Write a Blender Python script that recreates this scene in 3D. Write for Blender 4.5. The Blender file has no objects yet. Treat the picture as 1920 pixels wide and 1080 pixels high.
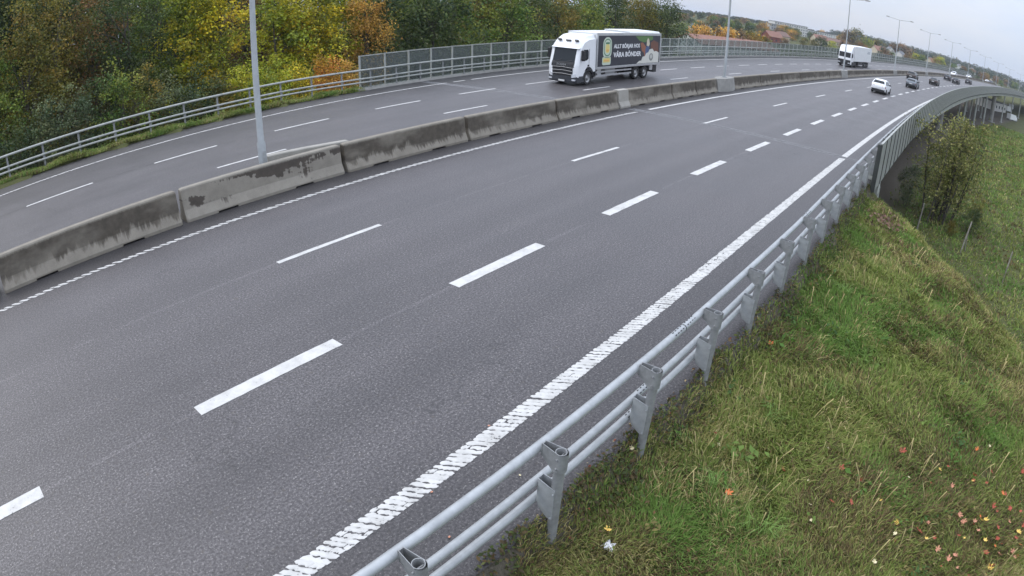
import bpy, bmesh, math, random
import numpy as np
from mathutils import Matrix, Vector, Euler

random.seed(11)
RNG = np.random.default_rng(7)
SC = bpy.context.scene
COL = SC.collection
R = math.radians

# ---------------------------------------------------------------- camera
CAM_Z = 5.83
PITCH, ROLL = 0.47663455, 0.02652219
cam = bpy.data.cameras.new('camera')
cam.type = 'PANO'
cam.panorama_type = 'FISHEYE_LENS_POLYNOMIAL'          # wide surveillance lens with its barrel distortion
cam.sensor_fit = 'HORIZONTAL'
cam.sensor_width = 36.0
cam.sensor_height = 20.25
cam.fisheye_fov = math.pi
cam.fisheye_polynomial_k0 = 0.0
cam.fisheye_polynomial_k1 = -0.047196419
cam.fisheye_polynomial_k2 = -2.68477387e-05
cam.fisheye_polynomial_k3 = 2.19024987e-06
cam.fisheye_polynomial_k4 = -2.21142906e-07
cam.clip_start = 0.1
cam.clip_end = 12000
camo = bpy.data.objects.new('camera', cam)
COL.objects.link(camo)
c, s_, cp, sp = math.cos(ROLL), math.sin(ROLL), math.cos(PITCH), math.sin(PITCH)
camo.matrix_world = Matrix(((c, -s_, 0, 0), (s_ * sp, c * sp, -cp, 0), (s_ * cp, c * cp, sp, CAM_Z), (0, 0, 0, 1)))
SC.camera = camo

# ---------------------------------------------------------------- sky, sun, exposure
SUN_EL, SUN_AZ = 48.0, -70.0
world = bpy.data.worlds.new("World")
SC.world = world
world.use_nodes = True
wn = world.node_tree
wn.nodes.clear()
out = wn.nodes.new('ShaderNodeOutputWorld')
bg = wn.nodes.new('ShaderNodeBackground')
bg.inputs['Strength'].default_value = 0.10
sky = wn.nodes.new('ShaderNodeTexSky')
sky.sky_type = 'NISHITA'
sky.sun_disc = False
sky.sun_elevation = R(SUN_EL)
sky.sun_rotation = R(SUN_AZ)
sky.dust_density = 2.0
tc = wn.nodes.new('ShaderNodeTexCoord')
mp = wn.nodes.new('ShaderNodeMapping')
mp.inputs['Scale'].default_value = (2.2, 2.2, 7.0)
nz = wn.nodes.new('ShaderNodeTexNoise')
nz.inputs['Scale'].default_value = 1.6
nz.inputs['Detail'].default_value = 5.0
cr = wn.nodes.new('ShaderNodeValToRGB')
cr.color_ramp.elements[0].position = 0.36
cr.color_ramp.elements[1].position = 0.68
cr.color_ramp.elements[0].color = (6.5, 7.4, 9.1, 1)
cr.color_ramp.elements[1].color = (7.9, 8.2, 9.1, 1)
mx = wn.nodes.new('ShaderNodeMix')
mx.data_type = 'RGBA'
mx.inputs[0].default_value = 0.82
L_ = wn.links.new
L_(tc.outputs['Generated'], mp.inputs['Vector'])
L_(mp.outputs['Vector'], nz.inputs['Vector'])
L_(nz.outputs['Fac'], cr.inputs['Fac'])
L_(sky.outputs['Color'], mx.inputs[6])
L_(cr.outputs['Color'], mx.inputs[7])
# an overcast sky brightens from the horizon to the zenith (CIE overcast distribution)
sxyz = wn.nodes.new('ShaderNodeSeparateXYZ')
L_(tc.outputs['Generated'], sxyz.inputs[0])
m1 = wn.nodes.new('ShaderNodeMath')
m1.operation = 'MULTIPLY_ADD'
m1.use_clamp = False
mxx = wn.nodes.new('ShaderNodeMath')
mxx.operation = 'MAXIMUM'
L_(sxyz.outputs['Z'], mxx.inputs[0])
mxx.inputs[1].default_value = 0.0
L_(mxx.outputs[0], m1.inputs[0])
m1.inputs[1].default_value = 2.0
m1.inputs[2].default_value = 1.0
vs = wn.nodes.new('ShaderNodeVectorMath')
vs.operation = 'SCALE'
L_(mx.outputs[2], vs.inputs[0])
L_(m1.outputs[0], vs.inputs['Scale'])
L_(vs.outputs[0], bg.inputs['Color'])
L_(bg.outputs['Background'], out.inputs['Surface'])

sun = bpy.data.lights.new('sun', 'SUN')
sun.energy = 1.0
sun.angle = R(25)
sun.color = (1.0, 0.96, 0.9)
suno = bpy.data.objects.new('sun', sun)
COL.objects.link(suno)
suno.rotation_euler = Euler((R(90 - SUN_EL), 0, R(180 - SUN_AZ)), 'XYZ')
suno.location = (0, 0, 60)

SC.view_settings.view_transform = 'Standard'
SC.view_settings.look = 'None'
SC.view_settings.gamma = 1.0
SC.view_settings.exposure = 0.0
SC.view_settings.use_curve_mapping = False
SC.render.engine = 'CYCLES'
SC.cycles.use_adaptive_sampling = False
SC.cycles.max_bounces = 6
SC.cycles.transparent_max_bounces = 12

# ---------------------------------------------------------------- the road's own frame: s metres along, d metres to the left, z above the road
SG = np.arange(-60, 700, 0.5)
_hd = 0.6745213 + 0.00153533 * SG - 0.5 * 6.0425616e-06 * SG ** 2 + 1.0548666e-08 * SG ** 3 / 3
_i0 = int(np.argmin(np.abs(SG)))
_hd = np.where(SG > 520, _hd[np.argmin(np.abs(SG - 520))], _hd)
_cx = np.concatenate([[0], np.cumsum((np.sin(_hd[1:]) + np.sin(_hd[:-1])) * 0.25)])
_cy = np.concatenate([[0], np.cumsum((np.cos(_hd[1:]) + np.cos(_hd[:-1])) * 0.25)])
_cx -= _cx[_i0]
_cy -= _cy[_i0]


def zroad(s):
    u = np.clip(np.asarray(s, float), 0, 326) / 100
    return 1.2196 * u ** 2 - 0.2489 * u ** 3


def heading(s):
    return np.interp(s, SG, _hd)


def rp(s, d, z=0.0):
    """Point of the road frame in world metres."""
    h = heading(s)
    return np.stack([np.interp(s, SG, _cx) - d * np.cos(h), np.interp(s, SG, _cy) + d * np.sin(h), zroad(s) + z + 0 * np.asarray(s, float)], -1)


def to_sd(x, y):
    x = np.asarray(x, float).ravel()
    y = np.asarray(y, float).ravel()
    s = np.zeros(len(x))
    d = np.zeros(len(x))
    gx, gy = _cx[::6], _cy[::6]
    for a in range(0, len(x), 20000):
        xs, ys = x[a:a + 20000], y[a:a + 20000]
        i = ((xs[:, None] - gx) ** 2 + (ys[:, None] - gy) ** 2).argmin(1) * 6
        dx, dy = xs - _cx[i], ys - _cy[i]
        tx, ty = np.sin(_hd[i]), np.cos(_hd[i])
        s[a:a + 20000] = SG[i] + dx * tx + dy * ty
        d[a:a + 20000] = -(dx * ty - dy * tx)
    return s, d


def sstep(a, b, x):
    t = np.clip((x - a) / (b - a), 0, 1)
    return t * t * (3 - 2 * t)


def edge_d(s):
    """Outer edge of the asphalt beside the verge."""
    return np.where(np.asarray(s) < 26.5, np.interp(s, [-6, 2, 4.7, 7.3, 11, 14, 26], [3.0, 2.84, 2.72, 2.58, 2.42, 2.34, 2.32]) + 0.03 * np.sin(np.asarray(s) * 2.3) + 0.02 * np.sin(np.asarray(s) * 5.1), 2.36)


def ground_z(x, y):
    """Height of the ground: verge plateau, embankment end, valley under the bridge, far hills."""
    x = np.asarray(x, float).ravel()
    y = np.asarray(y, float).ravel()
    s, d = to_sd(x, y)
    D = np.hypot(x, y)
    az = np.degrees(np.arctan2(x, y))
    zlow = np.interp(s, [0, 40, 100, 145, 175, 200, 258, 400], [-5, -5.3, -5.8, -6.4, -7.6, -8.5, -9.2, -9.5])
    zlow = zlow + 0.25 * np.sin(x * 0.21 + 1) * np.sin(y * 0.17) + 0.5 * np.clip((-d - 10) / 30, 0, 1)
    ed = edge_d(s)
    plat = np.where(d < ed, -0.05 - 0.40 * sstep(-0.02, 0.24, ed - d) - 0.13 * np.clip(2 - d, 0, None), -0.4 + 0.35 * (1 - sstep(0.16, 0.34, d - ed)))
    plat = plat + np.where(d < 1.9, 0.05 * np.sin(x * 2.1) * np.sin(y * 1.7 + .5) + 0.03 * np.sin(x * 5.3 + y * 4.1), 0)
    left = d > 32.35
    plat = np.where(left, 0.12 + 0.05 * np.sin(s * 1.9) - 0.02 * (d - 32.35), plat)
    plat = np.where(d > 33.6, 0.05 - 0.55 * (d - 33.6), plat)
    sc = np.where(d < 2, 27.2 + (d - 2) * 1.28, 27.6)
    sc = np.where(d > 32, 24.5, sc)
    e = np.where(d < 2, (s - sc) / 1.62, s - sc)
    e2 = np.clip(-7.5 - d, 0, None) * 0.45
    soft = 0.45
    drop = soft * np.log1p(np.exp(np.clip(e / soft, -30, 30))) * 0.72
    z = np.maximum(plat - drop - e2, zlow)
    w = sstep(-0.6, 0.6, z - zlow - 0.0)
    z = z * w + np.maximum(z, zlow) * (1 - w)
    z = np.where(left & (s < 24), np.maximum(z, -4.2), z)
    ridge = 9 + 8 * sstep(27, 32, az)
    far = np.interp(D, [0, 300, 420, 600, 800, 1000], [-9, -8.2, -4.5, -0.5, 3.5, 6.5])
    far = far + (ridge - 6.5) * sstep(1000, 1300, D) - 20 * sstep(1500, 2300, D)
    far = far + 0.8 * np.sin(x * 0.013) * np.sin(y * 0.011)
    side = sstep(8, 14, az) * (1 - sstep(60, 75, az))
    far = far * side + (-4.5 + 7 * sstep(90, 300, D)) * (1 - side)
    b = sstep(230, 330, D)
    return z * (1 - b) + far * b


def polar(az, D):
    a = R(az)
    return D * math.sin(a), D * math.cos(a)


# ---------------------------------------------------------------- mesh helpers
class MB:
    """Collects plain geometry and links it as one mesh object."""

    def __init__(self):
        self.v = []
        self.f = []
        self.n = 0
        self.uv = []

    def add(self, verts, faces):
        verts = [tuple(map(float, p)) for p in verts]
        self.v += verts
        self.f += [tuple(i + self.n for i in f) for f in faces]
        self.n += len(verts)

    def box(self, cx, cy, cz, sx, sy, sz, rot=None):
        h = [(-1, -1, -1), (1, -1, -1), (1, 1, -1), (-1, 1, -1), (-1, -1, 1), (1, -1, 1), (1, 1, 1), (-1, 1, 1)]
        pts = [Vector((a * sx / 2, b * sy / 2, q * sz / 2)) for a, b, q in h]
        if rot is not None:
            pts = [rot @ p for p in pts]
        self.add([(p.x + cx, p.y + cy, p.z + cz) for p in pts],
                 [(3, 2, 1, 0), (4, 5, 6, 7), (0, 1, 5, 4), (1, 2, 6, 5), (2, 3, 7, 6), (3, 0, 4, 7)])

    def bbox(self, x0, x1, y0, y1, z0, z1):
        self.box((x0 + x1) / 2, (y0 + y1) / 2, (z0 + z1) / 2, x1 - x0, y1 - y0, z1 - z0)

    def loft(self, rings, cap0=True, cap1=True, closed=True):
        n = len(rings[0])
        v = [p for r in rings for p in r]
        f = []
        for i in range(len(rings) - 1):
            for j in range(n if closed else n - 1):
                a, b = i * n + j, i * n + (j + 1) % n
                f.append((a, b, b + n, a + n))
        if cap0:
            f.append(tuple(range(n - 1, -1, -1)))
        if cap1:
            f.append(tuple((len(rings) - 1) * n + j for j in range(n)))
        self.add(v, f)

    def tube(self, pts, r, n=8, cap=True):
        pts = [Vector(p) for p in pts]
        rr = r if isinstance(r, (list, tuple)) else [r] * len(pts)
        rings = []
        up = Vector((0, 0, 1))
        for i, p in enumerate(pts):
            t = (pts[min(i + 1, len(pts) - 1)] - pts[max(i - 1, 0)]).normalized()
            a = t.cross(up)
            if a.length < 0.05:
                a = t.cross(Vector((1, 0, 0)))
            a.normalize()
            b = a.cross(t).normalized()
            rings.append([tuple(p + a * (rr[i] * math.cos(2 * math.pi * k / n)) + b * (rr[i] * math.sin(2 * math.pi * k / n))) for k in range(n)])
        self.loft(rings, cap, cap)

    def prism(self, prof, axis, a0, a1):
        """prof: list of 2-D points; axis 'x': prof is (y,z); 'y': (x,z); 'z': (x,y)."""
        def mk(p, a):
            return {'x': (a, p[0], p[1]), 'y': (p[0], a, p[1]), 'z': (p[0], p[1], a)}[axis]
        self.loft([[mk(p, a0) for p in prof], [mk(p, a1) for p in prof]])

    def quad(self, a, b, c_, d):
        self.add([a, b, c_, d], [(0, 1, 2, 3)])

    def mesh(self, name, smooth=False, fix=True):
        me = bpy.data.meshes.new(name)
        me.from_pydata(self.v, [], self.f)
        if fix:
            bm = bmesh.new()
            bm.from_mesh(me)
            bmesh.ops.recalc_face_normals(bm, faces=bm.faces)
            bm.to_mesh(me)
            bm.free()
        if smooth:
            me.polygons.foreach_set('use_smooth', [True] * len(me.polygons))
            try:
                me.set_sharp_from_angle(angle=R(38))
            except Exception:
                pass
        me.update()
        return me

    def build(self, name, mat, parent=None, smooth=False, fix=True):
        me = self.mesh(name, smooth, fix)
        return link(name, me, mat, parent)


def link(name, me, mat=None, parent=None):
    o = bpy.data.objects.new(name, me)
    if mat is not None and me is not None:
        me.materials.append(mat)
    COL.objects.link(o)
    if parent is not None:
        o.parent = parent
    return o


def tag(o, label=None, cat=None, group=None, kind=None):
    if label:
        o['label'] = label
    if cat:
        o['category'] = cat
    if group:
        o['group'] = group
    if kind:
        o['kind'] = kind
    return o


def empty(name, loc, rz=0.0):
    o = bpy.data.objects.new(name, None)
    COL.objects.link(o)
    o.location = [float(q) for q in loc]
    o.rotation_euler = (0, 0, rz)
    o.empty_display_size = 0.3
    return o


def kids(o):
    return [x for x in COL.objects if x.parent == o]


def copy_tree(o, tree=None, parent=None):
    cpy = o.copy()
    COL.objects.link(cpy)
    if parent is not None:
        cpy.parent = parent
    for ch in (tree or {}).get(o.name, []):
        copy_tree(ch, tree, cpy)
    return cpy


def child_map():
    m = {}
    for o in COL.objects:
        if o.parent is not None:
            m.setdefault(o.parent.name, []).append(o)
    return m


def np_mesh(name, V, F, smooth=False, cols=None, uv=None):
    me = bpy.data.meshes.new(name)
    V = np.asarray(V, np.float32)
    F = np.asarray(F, np.int32)
    k = F.shape[1]
    me.vertices.add(len(V))
    me.vertices.foreach_set('co', V.ravel())
    me.loops.add(F.size)
    me.loops.foreach_set('vertex_index', F.ravel())
    me.polygons.add(len(F))
    me.polygons.foreach_set('loop_start', np.arange(0, F.size, k, dtype=np.int32))
    me.polygons.foreach_set('loop_total', np.full(len(F), k, np.int32))
    if smooth:
        me.polygons.foreach_set('use_smooth', np.ones(len(F), bool))
    if cols is not None:
        ca = me.color_attributes.new('tint', 'FLOAT_COLOR', 'POINT')
        cc = np.ones((len(V), 4), np.float32)
        cc[:, :3] = cols
        ca.data.foreach_set('color', cc.ravel())
    if uv is not None:
        ul = me.uv_layers.new(name='lane')
        ul.data.foreach_set('uv', np.asarray(uv, np.float32)[F.ravel()].ravel())
    me.update()
    me.validate()
    return me


# ---------------------------------------------------------------- materials
def mat(name, col=(0.5, 0.5, 0.5), rough=0.6, metal=0.0, spec=0.5):
    m = bpy.data.materials.new(name)
    m.use_nodes = True
    b = m.node_tree.nodes['Principled BSDF']
    b.inputs['Base Color'].default_value = (*col, 1)
    b.inputs['Roughness'].default_value = rough
    b.inputs['Metallic'].default_value = metal
    b.inputs['Specular IOR Level'].default_value = spec
    return m


def N(m, t, **kw):
    n = m.node_tree.nodes.new(t)
    for k, v in kw.items():
        setattr(n, k, v)
    return n


def LK(m, a, b):
    m.node_tree.links.new(a, b)


def BS(m):
    return m.node_tree.nodes['Principled BSDF']


def ramp(m, fac, stops):
    r = N(m, 'ShaderNodeValToRGB')
    el = r.color_ramp.elements
    while len(el) < len(stops):
        el.new(0.5)
    for e, (p, cc) in zip(el, stops):
        e.position = p
        e.color = (*cc, 1) if len(cc) == 3 else cc
    LK(m, fac, r.inputs['Fac'])
    return r.outputs['Color']


def noise(m, vec, scale, detail=3, rough=0.5):
    n = N(m, 'ShaderNodeTexNoise')
    n.inputs['Scale'].default_value = scale
    n.inputs['Detail'].default_value = detail
    n.inputs['Roughness'].default_value = rough
    if vec is not None:
        LK(m, vec, n.inputs['Vector'])
    return n.outputs['Fac']


def mixc(m, fac, a, b, mode='MIX'):
    n = N(m, 'ShaderNodeMix', data_type='RGBA', blend_type=mode)
    for sock, v in ((n.inputs[0], fac), (n.inputs[6], a), (n.inputs[7], b)):
        if isinstance(v, (int, float)):
            sock.default_value = v
        elif isinstance(v, tuple):
            sock.default_value = (*v, 1)
        else:
            LK(m, v, sock)
    return n.outputs[2]


def math_(m, op, a, b=0.0):
    n = N(m, 'ShaderNodeMath', operation=op)
    for sock, v in zip(n.inputs, (a, b)):
        if isinstance(v, (int, float)):
            sock.default_value = v
        else:
            LK(m, v, sock)
    return n.outputs[0]


def scaled(m, vec, sx, sy, sz):
    n = N(m, 'ShaderNodeMapping')
    n.inputs['Scale'].default_value = (sx, sy, sz)
    LK(m, vec, n.inputs['Vector'])
    return n.outputs['Vector']


def bump(m, h, strength=0.3, dist=0.01):
    n = N(m, 'ShaderNodeBump')
    n.inputs['Strength'].default_value = strength
    n.inputs['Distance'].default_value = dist
    LK(m, h, n.inputs['Height'])
    LK(m, n.outputs['Normal'], BS(m).inputs['Normal'])


def objvec(m):
    return N(m, 'ShaderNodeTexCoord').outputs['Object']


def asphalt():
    m = mat('asphalt', (0.06, 0.06, 0.063), 0.62, 0, 0.42)
    uv = N(m, 'ShaderNodeUVMap', uv_map='lane').outputs['UV']
    sx = N(m, 'ShaderNodeSeparateXYZ')
    LK(m, uv, sx.inputs[0])
    d = sx.outputs['Y']
    grit = noise(m, uv, 24, 4, 0.8)
    chips = noise(m, uv, 27, 2, 0.6)
    big = noise(m, scaled(m, uv, 0.05, 0.9, 1), 1.0, 4, 0.55)
    patch = noise(m, uv, 0.4, 5, 0.65)
    base = ramp(m, grit, [(0.34, (0.027, 0.0245, 0.0250)), (0.5, (0.071, 0.0648, 0.0658)), (0.66, (0.152, 0.140, 0.141))])
    light = ramp(m, chips, [(0.60, (0, 0, 0)), (0.69, (1, 1, 1))])
    base = mixc(m, math_(m, 'MULTIPLY', light, 0.85), base, (0.25, 0.236, 0.222))
    brown = ramp(m, noise(m, uv, 9, 2, 0.5), [(0.62, (0, 0, 0)), (0.75, (1, 1, 1))])
    base = mixc(m, math_(m, 'MULTIPLY', brown, 0.35), base, (0.085, 0.07, 0.05))
    streak = ramp(m, big, [(0.25, (0.9, 0.9, 0.9)), (0.75, (1.1, 1.1, 1.1))])
    base = mixc(m, 1.0, base, streak, 'MULTIPLY')
    pt = ramp(m, patch, [(0.3, (0.86, 0.86, 0.86)), (0.7, (1.1, 1.1, 1.1))])
    base = mixc(m, 1.0, base, pt, 'MULTIPLY')
    # wheel tracks and dirt that lies along the carriageway (function of d)
    dd = math_(m, 'ADD', d, math_(m, 'MULTIPLY', math_(m, 'SUBTRACT', noise(m, scaled(m, uv, 0.35, 0.35, 1), 1.0, 3), 0.5), 0.45))
    t = math_(m, 'DIVIDE', dd, 36.0)
    k = lambda v: (v, v, v)
    trk = ramp(m, t, [(0.0, k(0.8)), (4.0 / 36, k(0.74)), (4.6 / 36, k(0.96)), (5.4 / 36, k(1.06)), (6.3 / 36, k(0.92)), (7.2 / 36, k(1.06)), (8.9 / 36, k(0.94)),
                      (9.4 / 36, k(1.09)), (10.2 / 36, k(0.95)), (11.1 / 36, k(1.12)), (12.6 / 36, k(1.02)), (14 / 36, k(1.08)), (15.4 / 36, k(1.0)), (16.1 / 36, k(0.66)),
                      (17.2 / 36, k(0.45)), (20.4 / 36, k(0.95)), (21.5 / 36, k(1.12)), (23.4 / 36, k(1.0)), (25.2 / 36, k(1.12)), (27 / 36, k(0.97)), (28.6 / 36, k(0.86)),
                      (29.8 / 36, k(0.82)), (31.0 / 36, k(0.72)), (32.4 / 36, k(0.6))])
    base = mixc(m, 1.0, base, trk, 'MULTIPLY')
    # paving seams beside the lane lines
    for dv, wid, val in ((8.08, 0.05, 1.35), (12.05, 0.045, 1.3), (26.2, 0.05, 0.62), (22.2, 0.04, 1.2)):
        a = math_(m, 'ABSOLUTE', math_(m, 'SUBTRACT', d, dv))
        msk = math_(m, 'LESS_THAN', a, wid)
        msk = math_(m, 'MULTIPLY', msk, math_(m, 'GREATER_THAN', noise(m, scaled(m, uv, 1.2, 6, 1), 1.0, 3), 0.46))
        base = mixc(m, math_(m, 'MULTIPLY', msk, 0.8), base, mixc(m, 1.0, base, k(val), 'MULTIPLY'))
    # old cracks, dark with sealant, and oil spots in the middle of each lane
    vo = N(m, 'ShaderNodeTexVoronoi', feature='DISTANCE_TO_EDGE')
    vo.inputs['Scale'].default_value = 1.0
    wv = N(m, 'ShaderNodeVectorMath', operation='ADD')
    wn_ = N(m, 'ShaderNodeTexNoise')
    wn_.inputs['Scale'].default_value = 0.6
    wn_.inputs['Detail'].default_value = 5
    LK(m, uv, wn_.inputs['Vector'])
    LK(m, scaled(m, uv, 0.05, 0.22, 1), wv.inputs[0])
    LK(m, wn_.outputs['Color'], wv.inputs[1])
    LK(m, wv.outputs[0], vo.inputs['Vector'])
    ck = ramp(m, vo.outputs['Distance'], [(0.0, (1, 1, 1)), (0.006, (0, 0, 0))])
    ck = math_(m, 'MULTIPLY', ck, math_(m, 'GREATER_THAN', noise(m, scaled(m, uv, 0.08, 0.2, 1), 1.0, 2), 0.56))
    base = mixc(m, math_(m, 'MULTIPLY', ck, 0.55), base, (0.022, 0.021, 0.021))
    oil = ramp(m, noise(m, scaled(m, uv, 0.5, 1.6, 1), 1.3, 5, 0.7), [(0.62, (0, 0, 0)), (0.76, (1, 1, 1))])
    base = mixc(m, math_(m, 'MULTIPLY', oil, 0.35), base, (0.03, 0.028, 0.028))
    LK(m, base, BS(m).inputs['Base Color'])
    rg = ramp(m, patch, [(0.3, k(0.42)), (0.7, k(0.52))])
    LK(m, rg, BS(m).inputs['Roughness'])
    bump(m, grit, 0.7, 0.008)
    return m


def concrete(name, lo, hi, stain=None, peeled=False):
    m = mat(name, hi, 0.85)
    v = objvec(m)
    a = noise(m, v, 2.2, 6, 0.65)
    f = noise(m, v, 38, 3, 0.6)
    base = ramp(m, a, [(0.3, lo), (0.7, hi)])
    base = mixc(m, 0.35, base, ramp(m, f, [(0.3, lo), (0.7, hi)]))
    if stain:
        oi = N(m, 'ShaderNodeObjectInfo')
        off = N(m, 'ShaderNodeVectorMath', operation='ADD')
        sc = N(m, 'ShaderNodeVectorMath', operation='SCALE')
        sc.inputs['Scale'].default_value = 1.0
        comb = N(m, 'ShaderNodeCombineXYZ')
        rr = math_(m, 'MULTIPLY', oi.outputs['Random'], 173.0)
        LK(m, rr, comb.inputs[0])
        LK(m, v, off.inputs[0])
        LK(m, comb.outputs[0], off.inputs[1])
        vv = off.outputs[0]
        sp_ = N(m, 'ShaderNodeSeparateXYZ')
        LK(m, v, sp_.inputs[0])
        z = sp_.outputs['Z']
        drip = noise(m, scaled(m, vv, 1.6, 0.3, 0.35), 1.6, 5, 0.6)
        drip2 = noise(m, scaled(m, vv, 7.0, 0.3, 0.6), 1.6, 3, 0.6)
        blot = noise(m, scaled(m, vv, 0.42, 0.3, 0.9), 1.0, 4, 0.55)
        # dirt film: reaches down from just below the top edge to a ragged tide line
        low = math_(m, 'ADD', math_(m, 'MULTIPLY', math_(m, 'SUBTRACT', drip, 0.45), 1.1), math_(m, 'MULTIPLY', math_(m, 'SUBTRACT', drip2, 0.5), 0.5))
        edge = math_(m, 'ADD', z, low)
        msk = ramp(m, edge, [(0.30, (0, 0, 0)), (0.44, (1, 1, 1))])
        topc = ramp(m, math_(m, 'ADD', z, math_(m, 'MULTIPLY', math_(m, 'SUBTRACT', drip2, 0.5), 0.08)), [(0.9, (1, 1, 1)), (0.955, (0, 0, 0))])
        msk = math_(m, 'MULTIPLY', msk, topc)
        if peeled:
            bl = ramp(m, math_(m, 'ADD', blot, math_(m, 'MULTIPLY', math_(m, 'SUBTRACT', drip2, 0.5), 0.12)), [(0.465, (0.0, 0.0, 0.0)), (0.48, (1, 1, 1))])
        else:
            bl = ramp(m, blot, [(0.32, (0.2, 0.2, 0.2)), (0.5, (1, 1, 1))])
        msk = math_(m, 'MULTIPLY', msk, bl)
        film = mixc(m, ramp(m, noise(m, vv, 5, 4, 0.6), [(0.35, (0, 0, 0)), (0.7, (1, 1, 1))]), stain[0], stain[1])
        base = mixc(m, math_(m, 'MULTIPLY', msk, 0.9), base, film)
    LK(m, base, BS(m).inputs['Base Color'])
    bump(m, f, 0.25, 0.01)
    return m


def tinted(name, rough=0.7, trans=0.25, spec=0.25):
    """Leaves and grass: colour comes from each leaf's own tint."""
    m = mat(name, (0.1, 0.1, 0.05), rough, 0, spec)
    at = N(m, 'ShaderNodeAttribute', attribute_name='tint')
    LK(m, at.outputs['Color'], BS(m).inputs['Base Color'])
    if trans > 0:
        t = N(m, 'ShaderNodeBsdfTranslucent')
        LK(m, at.outputs['Color'], t.inputs['Color'])
        mx_ = N(m, 'ShaderNodeMixShader')
        mx_.inputs[0].default_value = trans
        o = [n for n in m.node_tree.nodes if n.type == 'OUTPUT_MATERIAL'][0]
        LK(m, BS(m).outputs[0], mx_.inputs[1])
        LK(m, t.outputs[0], mx_.inputs[2])
        LK(m, mx_.outputs[0], o.inputs['Surface'])
    return m


def worn(name, col, rough=0.5, metal=0.0, amt=0.25, scale=6.0, spec=0.5, bumpy=0.0):
    m = mat(name, col, rough, metal, spec)
    v = objvec(m)
    n = noise(m, v, scale, 5, 0.6)
    lo = tuple(q * (1 - amt) for q in col)
    hi = tuple(min(1, q * (1 + amt)) for q in col)
    LK(m, ramp(m, n, [(0.3, lo), (0.7, hi)]), BS(m).inputs['Base Color'])
    if bumpy:
        bump(m, noise(m, v, scale * 8, 3), bumpy, 0.01)
    return m


def marking():
    m = mat('road_paint', (0.78, 0.78, 0.76), 0.55)
    v = N(m, 'ShaderNodeTexCoord').outputs['Object']
    n = noise(m, v, 3.0, 6, 0.7)
    f = noise(m, v, 26, 3, 0.6)
    base = ramp(m, n, [(0.25, (0.38, 0.37, 0.345)), (0.6, (0.55, 0.54, 0.515))])
    chip = ramp(m, math_(m, 'ADD', math_(m, 'MULTIPLY', n, 0.5), math_(m, 'MULTIPLY', f, 0.5)), [(0.35, (1, 1, 1)), (0.40, (0, 0, 0))])
    base = mixc(m, chip, base, (0.12, 0.118, 0.115))
    LK(m, base, BS(m).inputs['Base Color'])
    bump(m, f, 0.3, 0.004)
    return m


def soil():
    m = mat('soil_and_grass', (0.07, 0.075, 0.03), 0.95, 0, 0.1)
    v = N(m, 'ShaderNodeTexCoord').outputs['Object']
    a = noise(m, v, 0.35, 5, 0.6)
    b = noise(m, v, 2.3, 5, 0.65)
    f = noise(m, v, 19, 4, 0.7)
    g = ramp(m, a, [(0.3, (0.06, 0.085, 0.022)), (0.5, (0.085, 0.10, 0.03)), (0.7, (0.12, 0.105, 0.045))])
    h = ramp(m, b, [(0.3, (0.045, 0.06, 0.02)), (0.7, (0.12, 0.12, 0.045))])
    base = mixc(m, 0.5, g, h)
    base = mixc(m, 0.5, base, ramp(m, f, [(0.3, (0.03, 0.035, 0.015)), (0.7, (0.15, 0.145, 0.07))]))
    # bare, dry earth where the tint attribute says so (under the bridge, along the road edge)
    at = N(m, 'ShaderNodeAttribute', attribute_name='tint')
    sx = N(m, 'ShaderNodeSeparateColor')
    LK(m, at.outputs['Color'], sx.inputs[0])
    dirt = ramp(m, f, [(0.3, (0.075, 0.066, 0.052)), (0.7, (0.16, 0.14, 0.112))])
    base = mixc(m, sx.outputs[0], base, dirt)
    LK(m, base, BS(m).inputs['Base Color'])
    bump(m, f, 0.8, 0.05)
    return m


def window_glass(name, col=(0.02, 0.024, 0.028), rough=0.08):
    return mat(name, col, rough, 0, 0.6)


M = {}
M['asphalt'] = asphalt()
M['paint'] = marking()
M['soil'] = soil()
M['barrier'] = concrete('barrier_concrete', (0.165, 0.146, 0.117), (0.27, 0.243, 0.198), ((0.048, 0.039, 0.029), (0.09, 0.075, 0.056)))
M['barrier_peeled'] = concrete('peeled_barrier_concrete', (0.19, 0.17, 0.14), (0.29, 0.265, 0.22), ((0.040, 0.031, 0.024), (0.062, 0.049, 0.038)), True)
M['concrete'] = concrete('concrete', (0.20, 0.195, 0.18), (0.33, 0.32, 0.295))
M['galv'] = worn('galvanised_steel', (0.365, 0.38, 0.385), 0.5, 0.25, 0.14, 7)
M['galv_dull'] = worn('galvanised_post', (0.27, 0.275, 0.275), 0.6, 0.25, 0.22, 7)
M['galv_old'] = worn('weathered_rail', (0.36, 0.37, 0.345), 0.6, 0.15, 0.2, 3)
M['lamp_steel'] = worn('lamp_steel', (0.36, 0.38, 0.385), 0.5, 0.3, 0.12, 2)
M['black'] = worn('black_plastic', (0.022, 0.022, 0.024), 0.5, 0, 0.2, 5)
M['tyre'] = worn('tyre_rubber', (0.028, 0.027, 0.026), 0.85, 0, 0.25, 9)
M['rim'] = worn('wheel_rim', (0.33, 0.33, 0.33), 0.4, 0.5, 0.15, 6)
M['glass'] = window_glass('vehicle_glass')
BS(M['glass']).inputs['Specular IOR Level'].default_value = 0.3
M['white_paint'] = worn('white_vehicle_paint', (0.78, 0.79, 0.80), 0.3, 0, 0.03, 2)
M['lorry_box'] = worn('white_box_panels', (0.74, 0.75, 0.74), 0.45, 0, 0.05, 1.5)
M['chrome'] = worn('bright_metal', (0.62, 0.63, 0.64), 0.3, 0.7, 0.08, 4)
M['lens'] = mat('headlight_lens', (0.75, 0.77, 0.8), 0.12, 0.2, 0.7)
M['red_lens'] = mat('tail_light_lens', (0.30, 0.02, 0.02), 0.25)
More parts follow.
